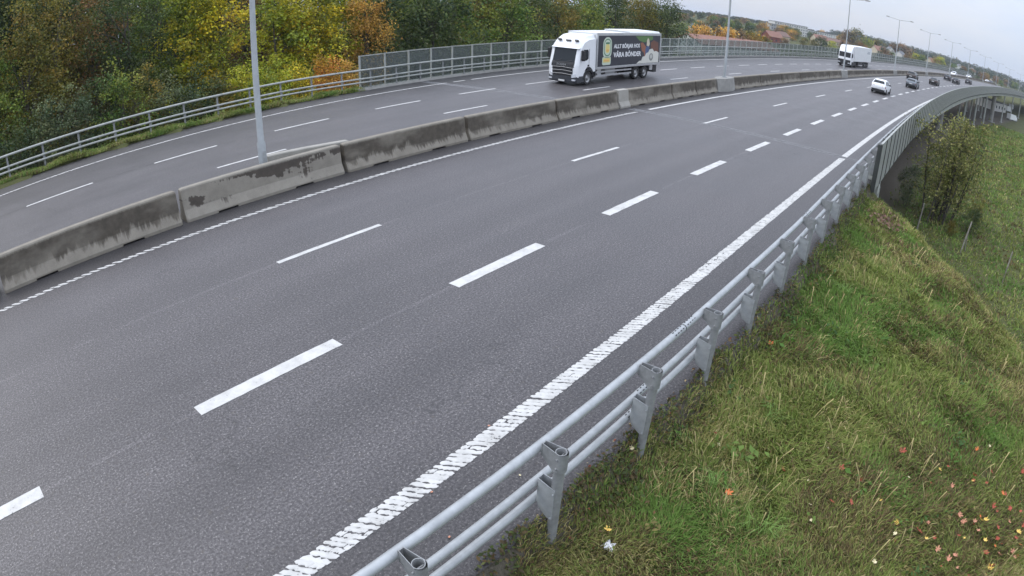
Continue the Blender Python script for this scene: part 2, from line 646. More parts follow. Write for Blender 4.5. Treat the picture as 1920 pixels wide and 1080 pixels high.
M['navy'] = worn('dark_print', (0.034, 0.036, 0.046), 0.45, 0, 0.1, 3)
M['leaf'] = tinted('leaves', 0.6, 0.3, 0.3)
M['grass'] = tinted('grass_blades', 0.75, 0.25, 0.15)
M['bark'] = worn('bark', (0.085, 0.075, 0.062), 0.9, 0, 0.4, 6, 0.2, 0.6)
M['wood'] = worn('grey_wood', (0.27, 0.25, 0.215), 0.85, 0, 0.3, 8, 0.2, 0.4)
M['rubber'] = mat('dark_rubber', (0.03, 0.03, 0.03), 0.8)


# ---------------------------------------------------------------- ground
def build_ground():
    rad = np.concatenate([np.arange(0.6, 24, 0.17), np.arange(24, 30, 0.42), np.geomspace(30, 300, 90), np.geomspace(310, 5200, 70)])
    az = np.radians(np.concatenate([np.arange(-110, -62, 2.0), np.arange(-62, 74, 0.45), np.arange(74, 250, 4.0)]))
    na, nr = len(az), len(rad)
    X = (rad[:, None] * np.sin(az)).ravel()
    Y = (rad[:, None] * np.cos(az)).ravel()
    Z = ground_z(X, Y)
    V = np.stack([X, Y, Z], 1)
    i = np.arange(nr - 1)[:, None] * na
    j = np.arange(na)[None, :]
    jn = (j + 1) % na
    F = np.stack([i + j, i + jn, i + na + jn, i + na + j], -1).reshape(-1, 4)
    s, d = to_sd(X, Y)
    bare = sstep(26.5, 30, s) * sstep(1.2, 3.5, d) * (1 - sstep(33, 36, d)) * (1 - sstep(300, 340, np.hypot(X, Y)))
    bare = np.maximum(bare, np.where((s < 26) & (d < 3.2), sstep(0.55, 0.15, edge_d(s) - d) if False else 1 - sstep(0.12, 0.5, edge_d(s) - d), 0) * 0.9)
    cols = np.stack([bare, bare, bare], 1)
    V = np.concatenate([V, [[0, 0, float(ground_z([0], [0])[0])]]])
    cols = np.concatenate([cols, [[0, 0, 0]]])
    me = np_mesh('ground', V, F, True, cols)
    bm = bmesh.new()
    bm.from_mesh(me)
    bm.verts.ensure_lookup_table()
    ctr = bm.verts[len(V) - 1]
    for q in range(na):
        bm.faces.new((ctr, bm.verts[(q + 1) % na], bm.verts[q]))
    bmesh.ops.recalc_face_normals(bm, faces=bm.faces)
    bm.to_mesh(me)
    bm.free()
    o = link('ground', me, M['soil'])
    tag(o, kind='structure')
    if me.polygons[0].normal.z < 0:
        me.flip_normals()
    return o


GROUND = build_ground()


def strip(name, s0, s1, dl, dr, z, m, parent=None, step=1.0, thick=0.0):
    """A sheet that follows the road between offsets dl and dr (numbers or functions of s)."""
    n = max(2, int(math.ceil((s1 - s0) / step)) + 1)
    s = np.linspace(s0, s1, n)
    a = dl(s) if callable(dl) else np.full(n, float(dl))
    b = dr(s) if callable(dr) else np.full(n, float(dr))
    A = rp(s, a, z)
    B = rp(s, b, z)
    V = np.concatenate([A, B])
    F = np.stack([np.arange(n - 1), np.arange(1, n), n + np.arange(1, n), n + np.arange(n - 1)], 1)
    uv = np.concatenate([np.stack([s, a], 1), np.stack([s, b], 1)])
    if thick:
        V = np.concatenate([V, V - [0, 0, thick]])
        e = 2 * n
        k = np.arange(n - 1)
        F = np.concatenate([F, np.stack([k, k + 1, e + k + 1, e + k], 1), np.stack([n + k, n + k + 1, e + n + k + 1, e + n + k], 1),
                            [[0, n, e + n, e]], [[n - 1, 2 * n - 1, e + 2 * n - 1, e + n - 1]]])
        uv = np.concatenate([uv, uv])
    me = np_mesh(name, V, F, False, None, uv)
    bm = bmesh.new()
    bm.from_mesh(me)
    if thick:
        bmesh.ops.recalc_face_normals(bm, faces=bm.faces)
    else:
        for f in bm.faces:
            if f.normal.z < 0:
                f.normal_flip()
    bm.to_mesh(me)
    bm.free()
    return link(name, me, m, parent)


# ---------------------------------------------------------------- the motorway and its markings
def road_sheet():
    s = np.concatenate([np.arange(-40, 27, 0.25), np.arange(27, 460, 1.0)])
    prof = np.array([2.2, 4, 8, 12, 16.4, 17.3, 18.2, 22, 26, 30, 32.55])
    n, k = len(s), len(prof)
    V, UV = [], []
    for dv in prof:
        dd = np.full(n, dv)
        if dv == 2.2:
            dd = edge_d(s)
        V.append(rp(s, dd, 0))
        UV.append(np.stack([s, dd], 1))
    V = np.concatenate(V)
    UV = np.concatenate(UV)
    i = np.arange(k - 1)[:, None] * n
    j = np.arange(n - 1)[None, :]
    F = np.stack([i + j, i + j + 1, i + n + j + 1, i + n + j], -1).reshape(-1, 4)
    me = np_mesh('road', V, F, False, None, UV)
    if me.polygons[0].normal.z < 0:
        me.flip_normals()
    return tag(link('road', me, M['asphalt']), kind='structure')


ROAD = road_sheet()
ZP = 0.006


def dash(s0, s1, d, w):
    a, b = s0 + random.uniform(-.04, .04), s1 + random.uniform(-.04, .04)
    mb = MB()
    n = 16
    s = np.linspace(a, b, n)
    L = rp(s + np.concatenate([[w * .35], np.zeros(n - 2), [w * .3]]) * -.15, d + w / 2 + RNG.uniform(-.008, .006, n), 0)
    Rr = rp(s, d - w / 2 + RNG.uniform(-.006, .008, n), 0)
    t = 0.008
    rings = []
    for q in range(n):
        p, r = L[q], Rr[q]
        rings.append([(p[0], p[1], p[2] + 0.001), (p[0], p[1], p[2] + t), (r[0], r[1], r[2] + t), (r[0], r[1], r[2] + 0.001)])
    mb.loft(rings)
    o = mb.build('lane_dash', M['paint'], ROAD)
    return o


for k in range(-1, 32):
    dash(2.02 + 5.96 * k, 2.02 + 5.96 * k + 2.95, 8.08, 0.30)
for k in range(-1, 17):
    dash(5.95 + 11.9 * k, 5.95 + 11.9 * k + 3.2, 12.06, 0.15)
for k in range(-1, 40):
    dash(1.18 + 6.08 * k, 1.18 + 6.08 * k + 3.1, 26.2, 0.16)
for k in range(0, 16):
    dash(8.75 + 11.95 * k, 8.75 + 11.95 * k + 3.1, 22.2, 0.15)
strip('edge_line', 30.3, 330, 4.49, 4.19, ZP, M['paint'], ROAD, 2.0)
strip('edge_line', 30.3, 330, 15.93, 15.73, ZP, M['paint'], ROAD, 2.0)
strip('edge_line', 30.6, 330, 30.6, 30.42, ZP, M['paint'], ROAD, 2.0)
strip('edge_line', 28.9, 30.0, 30.6, 30.42, ZP, M['paint'], ROAD, 1.0)


def profiled_line(name, s0, s1, d, w, pitch, skew, fill, parent, jag, drop=0.16):
    """Raised thermoplastic rumble bars, each with a lumpy outline, holes where the plastic has broken away."""
    Vs, Fs, n0 = [], [], 0
    for s in np.arange(s0, s1, pitch):
        cuts = [-0.5, 0.5] if RNG.random() < .82 else [-0.5, RNG.uniform(-.3, .3), 0.5]
        for a_, b_ in zip(cuts[:-1], cuts[1:]):
            k = 11
            u = np.linspace(a_ + RNG.uniform(-.01, .03), b_ - RNG.uniform(0.0, drop) * (b_ - a_) * .4, k)
            half = pitch * fill / 2 * RNG.uniform(0.86, 1.05)
            front = half * (1 + jag * RNG.uniform(-1, 0.8, k))
            back = half * (1 + jag * RNG.uniform(-1, 0.8, k))
            front[[0, -1]] *= .6
            back[[0, -1]] *= .6
            front += half * .05 * math.sin(s * 9)
            wob = RNG.uniform(-0.008, 0.008)
            ss = s - u * skew * w + RNG.uniform(-.1, .1) * pitch
            A = rp(ss + front, d + wob + u * w, 0)
            B = rp(ss - back, d + wob + u * w, 0)
            h = 0.006 + RNG.uniform(0, 0.005)
            At, Bt = A + [0, 0, h], B + [0, 0, h]
            At = At * 0.9 + Bt * 0.1
            Bt = Bt * 0.9 + At * 0.1
            Vs += [A + [0, 0, .002], At, Bt, B + [0, 0, .002]]
            q = np.arange(k - 1)
            for a in range(3):
                Fs.append(n0 + np.stack([a * k + q, a * k + q + 1, (a + 1) * k + q + 1, (a + 1) * k + q], 1))
            n0 += 4 * k
    me = np_mesh(name, np.concatenate(Vs), np.concatenate(Fs))
    bm = bmesh.new()
    bm.from_mesh(me)
    for f in bm.faces:
        if f.normal.z < 0:
            f.normal_flip()
    bm.to_mesh(me)
    bm.free()
    o = link(name, me, M['paint'], parent)
    o['kind'] = 'stuff'
    return o


profiled_line('rumble_edge_line', -3, 29.8, 4.33, 0.315, 0.112, 0.66, 0.98, ROAD, 0.42)
profiled_line('rumble_edge_line', -6, 29.0, 15.83, 0.19, 0.24, 1.3, 0.60, ROAD, 0.22)
profiled_line('rumble_edge_line', -6, 28.3, 30.5, 0.17, 0.2, 1.0, 0.8, ROAD, 0.2)


def joint():
    """Steel finger joint across both carriageways, set in a paler concrete band."""
    s_of = lambda d: 30.15 - 0.055 * (d - 4)
    jm = worn('joint_concrete', (0.15, 0.148, 0.15), 0.7, 0, 0.35, 5)
    dk = mat('joint_gap', (0.035, 0.034, 0.034), 0.9)
    for d0, d1, off in ((2.5, 16.6, 0.0), (18.0, 32.3, -0.85)):
        d = np.arange(d0, d1, 0.12)
        n = len(d)
        s = s_of(d) + off
        A, B = rp(s - 0.28, d, 0.003), rp(s + 0.28, d, 0.003)
        F = np.stack([np.arange(n - 1), np.arange(1, n), n + np.arange(1, n), n + np.arange(n - 1)], 1)
        me = np_mesh('joint_band', np.concatenate([A, B]), F)
        if me.polygons[0].normal.z < 0:
            me.flip_normals()
        link('joint_band', me, jm, ROAD)
        zz = np.where(np.arange(n) % 2 == 0, 0.06, -0.03)
        A, B = rp(s + zz - 0.028, d, 0.0075), rp(s + zz + 0.028, d, 0.0075)
        me = np_mesh('finger_joint', np.concatenate([A, B]), F)
        if me.polygons[0].normal.z < 0:
            me.flip_normals()
        link('finger_joint', me, dk, ROAD)


joint()


# ---------------------------------------------------------------- median barrier
def frame_at(o, s, d, z=0.0):
    p = rp(np.array([s]), d, z)[0]
    o.location = [float(q) for q in p]
    sl = float(zroad(s + 1) - zroad(s - 1)) / 2
    o.rotation_euler = (0, -math.atan(sl), math.pi / 2 - float(heading(s)))
    return o


BPROF = [(-0.37, 0.0), (-0.37, 0.09), (-0.21, 0.36), (-0.13, 0.965), (-0.10, 1.0), (0.10, 1.0), (0.13, 0.965), (0.21, 0.36), (0.37, 0.09), (0.37, 0.0)]


def barrier_mesh(length):
    mb = MB()
    h = length / 2 - 0.008

    def ring(x, up=0.0, sc=1.0):
        return [(x, y * sc, max(z, up) if z < 0.5 else z - (1 - sc) * 0.25) for y, z in BPROF]
    st = [(-h, 0.0, 0.88), (-h + 0.05, 0.0, 1.0)]
    for a in (-length * 0.26, length * 0.22):
        st += [(a - 0.36, 0, 1), (a - 0.355, 0.05, 1), (a + 0.355, 0.05, 1), (a + 0.36, 0, 1)]
    st += [(h - 0.05, 0.0, 1.0), (h, 0.0, 0.88)]
    mb.loft([ring(*q) for q in st])
    return mb.mesh('concrete_barrier')


LAMP_S = [8.73, 44.3, 84.2, 122.3, 160.0, 198.0, 236.0, 274.2, 312.4, 350.6, 388.8]
BM = {}
bar_labels = {
    5.4: 'stained concrete barrier segment nearest the left edge of the photo, dark along its whole face',
    11.4: 'concrete barrier segment by the nearest lamp column, dark film peeled off in large pale patches',
    17.4: 'concrete barrier segment just past the nearest lamp column, brown dirt above a pale toe',
    23.4: 'concrete barrier segment second past the nearest lamp column, before the pale joint block',
    28.9: 'concrete barrier segment ending at the pale block beside the expansion joint',
    35.4: 'concrete barrier segment starting right after the pale block at the expansion joint',
    39.0: 'concrete barrier segment below the rear wheels of the lorry with the picture side',
    42.6: 'short concrete barrier segment just before the second lamp plinth',
}


ORD = ['first', 'second', 'third', 'fourth', 'fifth', 'sixth', 'seventh', 'eighth', 'ninth']


def barrier(s0, s1, label=None):
    ln = round(s1 - s0, 2)
    if ln not in BM:
        BM[ln] = barrier_mesh(ln)
    o = link('concrete_barrier', BM[ln], None if BM[ln].materials else M['barrier'])
    frame_at(o, (s0 + s1) / 2, 17.27, 0.003)
    lb = label or bar_labels.get(round(s1, 1), 'weathered concrete barrier segment')
    tag(o, lb, 'barrier', 'concrete barrier segments in the median')
    return o


for a, b in ((-12.6, -6.6), (-6.6, -0.6), (-0.6, 5.4), (5.4, 11.4), (11.4, 17.4), (17.4, 23.4), (23.4, 28.9), (30.0, 35.4), (35.4, 39.0), (39.0, 42.6)):
    ob = barrier(a, b)
    if b == 11.4:
        ob.data = barrier_mesh(6.002)
        ob.data.materials.append(M['barrier_peeled'])
    if b < 0:
        ob['label'] = 'stained concrete barrier segment out past the left edge of the photo' + (', the farther one' if b < -6.6 else '')
for k in range(1, 8):
    a, b = LAMP_S[k] + 1.7, LAMP_S[k + 1] - 1.7
    for q in range(6):
        barrier(a + (b - a) * q / 6, a + (b - a) * (q + 1) / 6, '%s of six concrete barrier segments between the %s and %s lamp columns' % (ORD[q], ORD[k], ORD[k + 1]))

# pale cast block at the joint
mb = MB()
mb.prism([(-0.40, 0.0), (-0.40, 0.10), (-0.25, 0.36), (-0.17, 1.02), (0.17, 1.02), (0.25, 0.36), (0.40, 0.1), (0.40, 0.0)], 'x', -0.53, 0.53)
M['pale_concrete'] = concrete('pale_concrete', (0.28, 0.265, 0.23), (0.38, 0.36, 0.32))
o = mb.build('joint_block', M['pale_concrete'])
frame_at(o, 29.45, 17.27, 0.003)
tag(o, 'short pale concrete block bridging the barrier at the expansion joint', 'barrier')

# splayed wing behind the first lamp column
mb = MB()
pth = [(11.9, 17.6), (10.4, 18.0), (9.3, 18.22), (9.0, 18.22)]
rings = []
p0 = rp(np.array([8.7]), 18.0, 0)[0]
for s, d in pth:
    h = float(heading(s))
    for _ in (0,):
        ring = [rp(np.array([s]), d + y, z)[0] - p0 for y, z in ((-0.14, 0), (-0.13, 0.97), (-0.1, 1.0), (0.1, 1.0), (0.13, 0.97), (0.3, 0.1), (0.3, 0))]
        rings.append([tuple(q) for q in ring])
mb.loft(rings)
o = mb.build('concrete_barrier', M['pale_concrete'])
o.location = p0
tag(o, 'pale concrete barrier wing bowed out behind the nearest lamp column', 'barrier')

# plinths that carry the farther lamps
mbp = MB()
mbp.loft([[(-1.7, -0.36, 0), (-1.7, -0.13, 1.0), (-1.7, 0.13, 1.0), (-1.7, 0.36, 0)],
          [(-0.55, -0.62, 0), (-0.55, -0.50, 1.02), (-0.55, 0.50, 1.02), (-0.55, 0.62, 0)],
          [(0.5, -0.62, 0), (0.5, -0.50, 1.02), (0.5, 0.50, 1.02), (0.5, 0.62, 0)],
          [(1.7, -0.36, 0), (1.7, -0.13, 1.0), (1.7, 0.13, 1.0), (1.7, 0.36, 0)]])
plm = mbp.mesh('lamp_plinth')
plm.materials.append(M['concrete'])
for k in range(1, 9):
    o = link('lamp_plinth', plm)
    frame_at(o, LAMP_S[k], 17.27, 0.003)
    tag(o, 'concrete plinth swelling out of the median barrier under the second lamp column' if k == 1 else
        'concrete plinth swelling out of the median barrier under the %s lamp column' % ORD[k], 'plinth', 'lamp plinths in the median')


# ---------------------------------------------------------------- lamps
def make_lamp(first):
    root = empty('street_lamp', (0, 0, 0))
    z0 = 0.0 if first else 1.02
    H = 11.26
    mb = MB()
    mb.tube([(0, 0, z0), (0, 0, z0 + 1.55), (0, 0, z0 + 1.62), (0, 0, H - 0.1)], [0.155, 0.15, 0.118, 0.075] if first else [0.13, 0.125, 0.10, 0.055], 14)
    mb.tube([(0, 0, z0), (0, 0, z0 + 0.04)], [0.24, 0.24], 12)
    mb.build('pole', M['lamp_steel'], root, True)
    mb = MB()
    mb.tube([(0, -2.3, H + 0.1), (0, 0, H - 0.12), (0, 2.3, H + 0.1)], [0.035, 0.045, 0.035], 8)
    mb.build('crossarm', M['lamp_steel'], root, True)
    for sy in (-1, 1):
        mb = MB()
        y0, y1 = 2.2 * sy, 2.95 * sy
        mb.loft([[(-0.10, y0, H + .05), (-0.10, y0, H + .16), (0.10, y0, H + .16), (0.10, y0, H + .05)],
                 [(-0.17, (y0 + y1) / 2, H + .06), (-0.13, (y0 + y1) / 2, H + .23), (0.13, (y0 + y1) / 2, H + .23), (0.17, (y0 + y1) / 2, H + .06)],
                 [(-0.13, y1, H + .10), (-0.10, y1, H + .18), (0.10, y1, H + .18), (0.13, y1, H + .10)]])
        lum = mb.build('lamp_head', M['galv_dull'], root)
        mb = MB()
        mb.bbox(-0.11, 0.11, min(y0, y1) + 0.15, max(y0, y1) - 0.15, H + 0.035, H + 0.062)
        mb.build('diffuser', M['lens'], lum)
    if first:
        mb = MB()
        mb.bbox(-0.06, 0.06, -0.17, -0.145, 0.9, 1.3)
        mb.build('service_hatch', M['galv'], root)
    return root


lamp_labels = ['thick lamp column nearest the camera, rising from the barrier in front of autumn trees',
               'lamp column on a concrete plinth just right of the lorry with the picture side',
               'lamp column that crosses the front of the far white articulated lorry',
               'lamp column just right of the far white lorry, the fourth along the median',
               'tallest looking double-armed lamp column wholly in view over the traffic',
               'second of the receding double-armed lamp columns wholly in view',
               'third of the receding double-armed lamp columns wholly in view',
               'fourth of the receding double-armed lamp columns wholly in view',
               'fifth of the receding double-armed lamp columns wholly in view',
               'sixth receding double-armed lamp column, small against the wooded hill',
               'tiny double-armed lamp column at the right edge against the wooded hill']
lamp1 = make_lamp(True)
lampN = make_lamp(False)
cm = child_map()
for k, s in enumerate(LAMP_S):
    o = lamp1 if k == 0 else lampN if k == 1 else copy_tree(lampN, cm)
    frame_at(o, s, 17.92 if k == 0 else 17.3, 0)
    o.rotation_euler[1] = 0
    tag(o, lamp_labels[k], 'street lamp', 'lamp columns along the median')


# ---------------------------------------------------------------- near guardrail
def rail_d(s):
    return np.interp(s, [-6, 2, 8, 14, 30, 60], [2.86, 2.70, 2.53, 2.42, 2.40, 2.44])


def path_tube(name, s0, s1, dfun, z, r, m, parent, base, step=1.0, n=10):
    s = np.arange(s0, s1 + 0.01, step)
    P_ = rp(s, dfun(s), z) - base
    mb = MB()
    mb.tube([tuple(q) for q in P_], r, n)
    return mb.build(name, m, parent, True)


gb = rp(np.array([2.0]), 2.6, 0)[0]
GR = empty('guardrail', gb)
tag(GR, 'galvanised pipe guardrail with three tubes on round posts beside the grass verge', 'guardrail')
TO = 0.30
path_tube('top_rail', -6, 60, lambda s: rail_d(s) + TO, 1.16, 0.062, M['galv'], GR, gb)
path_tube('lower_rail', -6, 60, lambda s: rail_d(s) + TO, 0.60, 0.056, M['galv'], GR, gb)
path_tube('lower_rail', -6, 60, lambda s: rail_d(s) + TO, 0.30, 0.056, M['galv'], GR, gb)


def open_tube(mb, r, z0, z1, wall=0.008, n=20):
    rings = []
    for rr, z in ((r, z0), (r, z1), (r - wall, z1), (r - wall, z1 - 0.5)):
        rings.append([(rr * math.cos(2 * math.pi * k / n), rr * math.sin(2 * math.pi * k / n), z) for k in range(n)])
    mb.loft(rings, True, True)


PR = 0.068
mb = MB()
open_tube(mb, PR, -0.9, 1.26)
post_me = mb.mesh('post', True)
post_me.materials.append(M['galv_dull'])
mb = MB()
for sx in (-1, 1):            # upper bracket: two tapering cheeks and the strap round the post
    x0, x1 = sx * (PR + 0.006), sx * 0.035
    o4 = [(x0, -0.02, 1.265), (x0, -0.02, 0.99), (x0, 0.03, 0.97), (x1, TO - 0.05, 1.09), (x1, TO - 0.05, 1.265)]
    i4 = [(p[0] - sx * 0.008, p[1], p[2]) for p in o4]
    mb.loft([o4, i4])
n = 12
rg = []
for z in (0.99, 1.265):
    rg.append([((PR + 0.006) * math.cos(math.pi + math.pi * k / n), -0.02 + (PR + 0.004) * math.sin(math.pi + math.pi * k / n), z) for k in range(n + 1)])
mb.loft([rg[0], rg[1]], False, False, False)
mb.box(0, TO - 0.055, 1.17, 0.08, 0.012, 0.18)
mb.tube([(0, TO - 0.06, 1.16), (0, TO + 0.03, 1.16)], 0.018, 6)
for z in (1.04, 1.18):
    mb.tube([(-PR - 0.024, -0.0, z), (PR + 0.024, -0.0, z)], 0.015, 6)
upper_me = mb.mesh('top_bracket')
upper_me.materials.append(M['galv_dull'])
mb = MB()
for sx in (-1, 1):
    x0 = sx * (PR + 0.006)
    x1 = sx * 0.055
    o4 = [(x0, -0.02, 0.68), (x0, -0.02, 0.15), (x0, 0.05, 0.155), (x1, TO - 0.10, 0.215), (x1, TO - 0.055, 0.32), (x1, TO - 0.055, 0.71)]
    i4 = [(p[0] - sx * 0.008, p[1], p[2]) for p in o4]
    mb.loft([o4, i4])
mb.quad((-0.055, TO - 0.055, 0.71), (0.055, TO - 0.055, 0.71), (0.055, TO - 0.055, 0.32), (-0.055, TO - 0.055, 0.32))
mb.quad((-0.055, TO - 0.055, 0.32), (0.055, TO - 0.055, 0.32), (0.055, TO - 0.10, 0.215), (-0.055, TO - 0.10, 0.215))
for z in (0.3, 0.6):
    mb.tube([(0, TO - 0.06, z), (0, TO + 0.03, z)], 0.018, 6)
for z in (0.18, 0.6):
    mb.tube([(-PR - 0.024, -0.0, z), (PR + 0.024, -0.0, z)], 0.015, 6)
lower_me = mb.mesh('lower_bracket')
lower_me.materials.append(M['galv'])
ps = -2.15
q = 0
while ps < 58:
    p = link('post', post_me, None, GR)
    w = rp(np.array([ps]), rail_d(ps), 0)[0] - gb
    p.location = w
    tl = random.uniform(-0.012, 0.012)
    p.rotation_euler = (tl, tl * 0.6, math.pi / 2 - float(heading(ps)) + math.atan((rail_d(ps + 1) - rail_d(ps - 1)) / 2))
    link('top_bracket', upper_me, None, p)
    link('lower_bracket', lower_me, None, p)
    ps += 2.115
    q += 1
for ss, off, z in ((7.75, TO, 1.16), (6.85, TO, 0.60), (6.6, TO, 0.30), (15.2, TO, 1.16)):   # tube splices: a seam ring and rows of bolt slots
    mb = MB()
    mb.tube([(-0.012, off, z), (0.012, off, z)], 0.0635 if z > 1 else 0.0575, 12)
    rr = 0.063 if z > 1 else 0.057
    for k in (-4, -3, -2, -1, 1, 2, 3, 4):
        for a in (70, 130):
            mb.box(k * 0.085, off + rr * math.cos(R(a)), z + rr * math.sin(R(a)), 0.035, 0.012, 0.012)
    p = mb.build('splice_slots', M['rubber'], GR)
    p['kind'] = 'stuff'
    p.location = rp(np.array([ss]), rail_d(ss), 0)[0] - gb
    p.rotation_euler = (0, 0, math.pi / 2 - float(heading(ss)))

# ---------------------------------------------------------------- far guardrail and its screens
ob_ = rp(np.array([0.0]), 32.9, 0)[0]
OR = empty('guardrail', ob_)
tag(OR, 'grey pipe guardrail on the far side of the opposite carriageway, below the trees', 'guardrail')
od = lambda s: np.interp(s, [-20, 18, 24, 400], [33.35, 33.3, 32.62, 32.62])
for nm, z, r, off in (('top_rail', 1.38, 0.062, -0.12), ('lower_rail', 0.80, 0.056, -0.12), ('lower_rail', 0.55, 0.056, -0.12)):
    path_tube(nm, -18, 330, lambda s: od(s) + off, z, r, M['galv_old'], OR, ob_, 2.0, 8)
mb = MB()
mb.tube([(0, 0, -0.5), (0, 0, 1.40)], 0.06, 10)
mb.box(0, -0.06, 1.36, 0.13, 0.10, 0.14)
mb.box(0, -0.06, 0.68, 0.13, 0.10, 0.36)
opost = mb.mesh('post')
opost.materials.append(M['galv_dull'])
for s in np.arange(-17.6, 300, 2.06):
    p = link('post', opost, None, OR)
    p.location = rp(np.array([s]), float(od(s)), 0)[0] - ob_
    p.rotation_euler = (0, 0, math.pi / 2 - float(heading(s)))

sb = rp(np.array([23.0]), 33.0, 0)[0]
SCN = empty('bridge_screen', sb)
tag(SCN, 'tall framed row of dull see-through screen panes behind the far guardrail', 'screen')
pm = mat('dusty_screen_pane', (0.17, 0.185, 0.18), 0.45)
tr = N(pm, 'ShaderNodeBsdfTransparent')
tr.inputs['Color'].default_value = (0.8, 0.86, 0.85, 1)
ms = N(pm, 'ShaderNodeMixShader')
vv = N(pm, 'ShaderNodeTexCoord').outputs['Object']
fa = ramp(pm, noise(pm, scaled(pm, vv, 3, 3, 3), 2.0, 5, 0.7), [(0.3, (0.28,) * 3), (0.7, (0.52,) * 3)])
LK(pm, fa, ms.inputs[0])
LK(pm, tr.outputs[0], ms.inputs[1])
LK(pm, BS(pm).outputs[0], ms.inputs[2])
LK(pm, ms.outputs[0], [n for n in pm.node_tree.nodes if n.type == 'OUTPUT_MATERIAL'][0].inputs['Surface'])
mb = MB()
mb.bbox(0.05, 1.95, -0.012, 0.012, 0.0, 2.28)
pane_me = mb.mesh('pane')
pane_me.materials.append(pm)
mb = MB()
mb.bbox(-0.05, 0.05, -0.05, 0.06, -0.15, 2.33)
fr_me = mb.mesh('screen_post')
fr_me.materials.append(M['galv_old'])
mb = MB()
mb.bbox(0.05, 1.95, -0.03, 0.03, 2.27, 2.33)
rl_me = mb.mesh('screen_rail')
rl_me.materials.append(M['galv_old'])
for k in range(150):
    s = 23.0 + 2.0 * k
    w = rp(np.array([s]), 33.0, 0)[0]
    w2 = rp(np.array([s + 2.0]), 33.0, 0)[0]
    a = math.atan2(w2[1] - w[1], w2[0] - w[0])
    p = link('screen_post', fr_me, None, SCN)
    p.location = w - sb
    p.rotation_euler = (0, 0, a)
    for me in (pane_me, rl_me):
        c_ = link(me.name, me, None, SCN)
        c_.location = w - sb
        c_.rotation_euler = (0, 0, a)
ke = strip('edge_beam', 22.5, 330, 33.25, 32.5, 0.14, M['concrete'], None, 2.0, 0.5)
ke['kind'] = 'structure'

# ---------------------------------------------------------------- bridge
BR = empty('road_bridge', (0, 0, 0))
tag(BR, 'long concrete road bridge curving away to the right on slender columns', 'bridge')
M['bridge_pale'] = worn('bridge_concrete', (0.36, 0.37, 0.34), 0.85, 0, 0.22, 0.8)
strip('deck', 27.8, 400, 32.9, 2.35, -0.03, M['concrete'], BR, 2.0, 0.5)
strip('edge_beam', 27.0, 400, 2.75, 2.18, 0.10, M['bridge_pale'], BR, 2.0, 0.62)
strip('girder', 28.4, 400, 4.2, 3.0, -0.50, M['bridge_pale'], BR, 2.0, 1.45)
strip('girder', 28.4, 400, 31.5, 30.0, -0.50, M['bridge_pale'], BR, 2.0, 1.45)
strip('girder', 28.4, 400, 18.5, 16.5, -0.50, M['bridge_pale'], BR, 2.0, 1.45)
mb = MB()
c8 = [rp(np.array([s]), d, 0)[0] for s, d in ((27.0, 32.6), (27.0, 2.6), (28.3, 2.6), (28.3, 32.6))]
mb.loft([[(p[0], p[1], -4.2) for p in c8], [(p[0], p[1], -0.56) for p in c8]])
mb.build('abutment', M['concrete'], BR)


def column(s, d, r, m):
    top = rp(np.array([s]), d, -1.6)[0]
    gz = float(ground_z([top[0]], [top[1]])[0])
    mb = MB()
    mb.tube([(0, 0, gz - 0.6 - top[2]), (0, 0, gz + 0.3 - top[2]), (0, 0, 0)], [r * 1.15, r, r], 14)
    mb.box(0, 0, gz + 0.05 - top[2], r * 3, r * 3, 0.5)
    o = mb.build('column', m, BR, True)
    o.location = top


for s in (145, 172.5, 200, 258, 289, 320):
    column(s, 3.6, 0.29, M['bridge_pale'])
for s in (180, 207, 236, 264, 300):
    column(s, 9.5, 0.27, M['bridge_pale'])
for s in (152, 188, 246, 276):
    column(s, 17.5, 0.3, M['bridge_pale'])
for s, d in ((118, 6.0), (236, 5.2), (118, 17), (160, 24), (70, 8), (70, 22)):
    column(s, d, 0.85, M['concrete'])

# solid parapet of upright panels on the near edge
wb = rp(np.array([26.3]), 2.1, 0)[0]
WL = empty('parapet_wall', wb)
tag(WL, 'grey green parapet wall of upright sheet panels along the near edge of the bridge', 'parapet')
M['panel'] = worn('panel_paint', (0.285, 0.292, 0.278), 0.5, 0.1, 0.14, 1.3)
mb = MB()
rib = [(0.04, 0.0)]
for x in (0.04, 0.35, 0.67, 0.99, 1.31, 1.62):       # shallow trapezoid sheet
    rib += [(x + 0.02, -0.02), (x + 0.26, -0.02), (x + 0.285, 0.0), (x + 0.315, 0.0)]
rib += [(1.95, 0.0), (1.95, 0.025), (0.04, 0.025)]
mb.prism(rib, 'z', 0, 2.12)
pan_me = mb.mesh('panel')
pan_me.materials.append(M['panel'])
mb = MB()
mb.bbox(0, 2.0, -0.045, 0.045, 2.12, 2.17)
cap_me = mb.mesh('cap_rail')
cap_me.materials.append(M['galv_old'])
mb = MB()
mb.bbox(-0.045, 0.045, 0.03, 0.16, -0.2, 2.1)
mb.bbox(-0.02, 0.02, -0.048, 0.03, 0.0, 2.12)
wp_me = mb.mesh('wall_post')
wp_me.materials.append(worn('dark_seam', (0.05, 0.055, 0.05), 0.7, 0, 0.2, 3))
dz_of = lambda s: -0.42 - np.interp(s, [26, 100, 200, 300], [-0.06, 0.0, 0.35, 0.35])
for k in range(150):
    s = 26.3 + 2.0 * k
    w = rp(np.array([s]), 2.10, float(dz_of(s)))[0]
    w2 = rp(np.array([s + 2.0]), 2.10, float(dz_of(s + 2)))[0]
    a = math.atan2(w2[1] - w[1], w2[0] - w[0])
    for me in (pan_me, cap_me, wp_me):
        c_ = link(me.name, me, None, WL)
        c_.location = w - wb
        c_.rotation_euler = (0, -math.asin((w2[2] - w[2]) / 2.0), a)

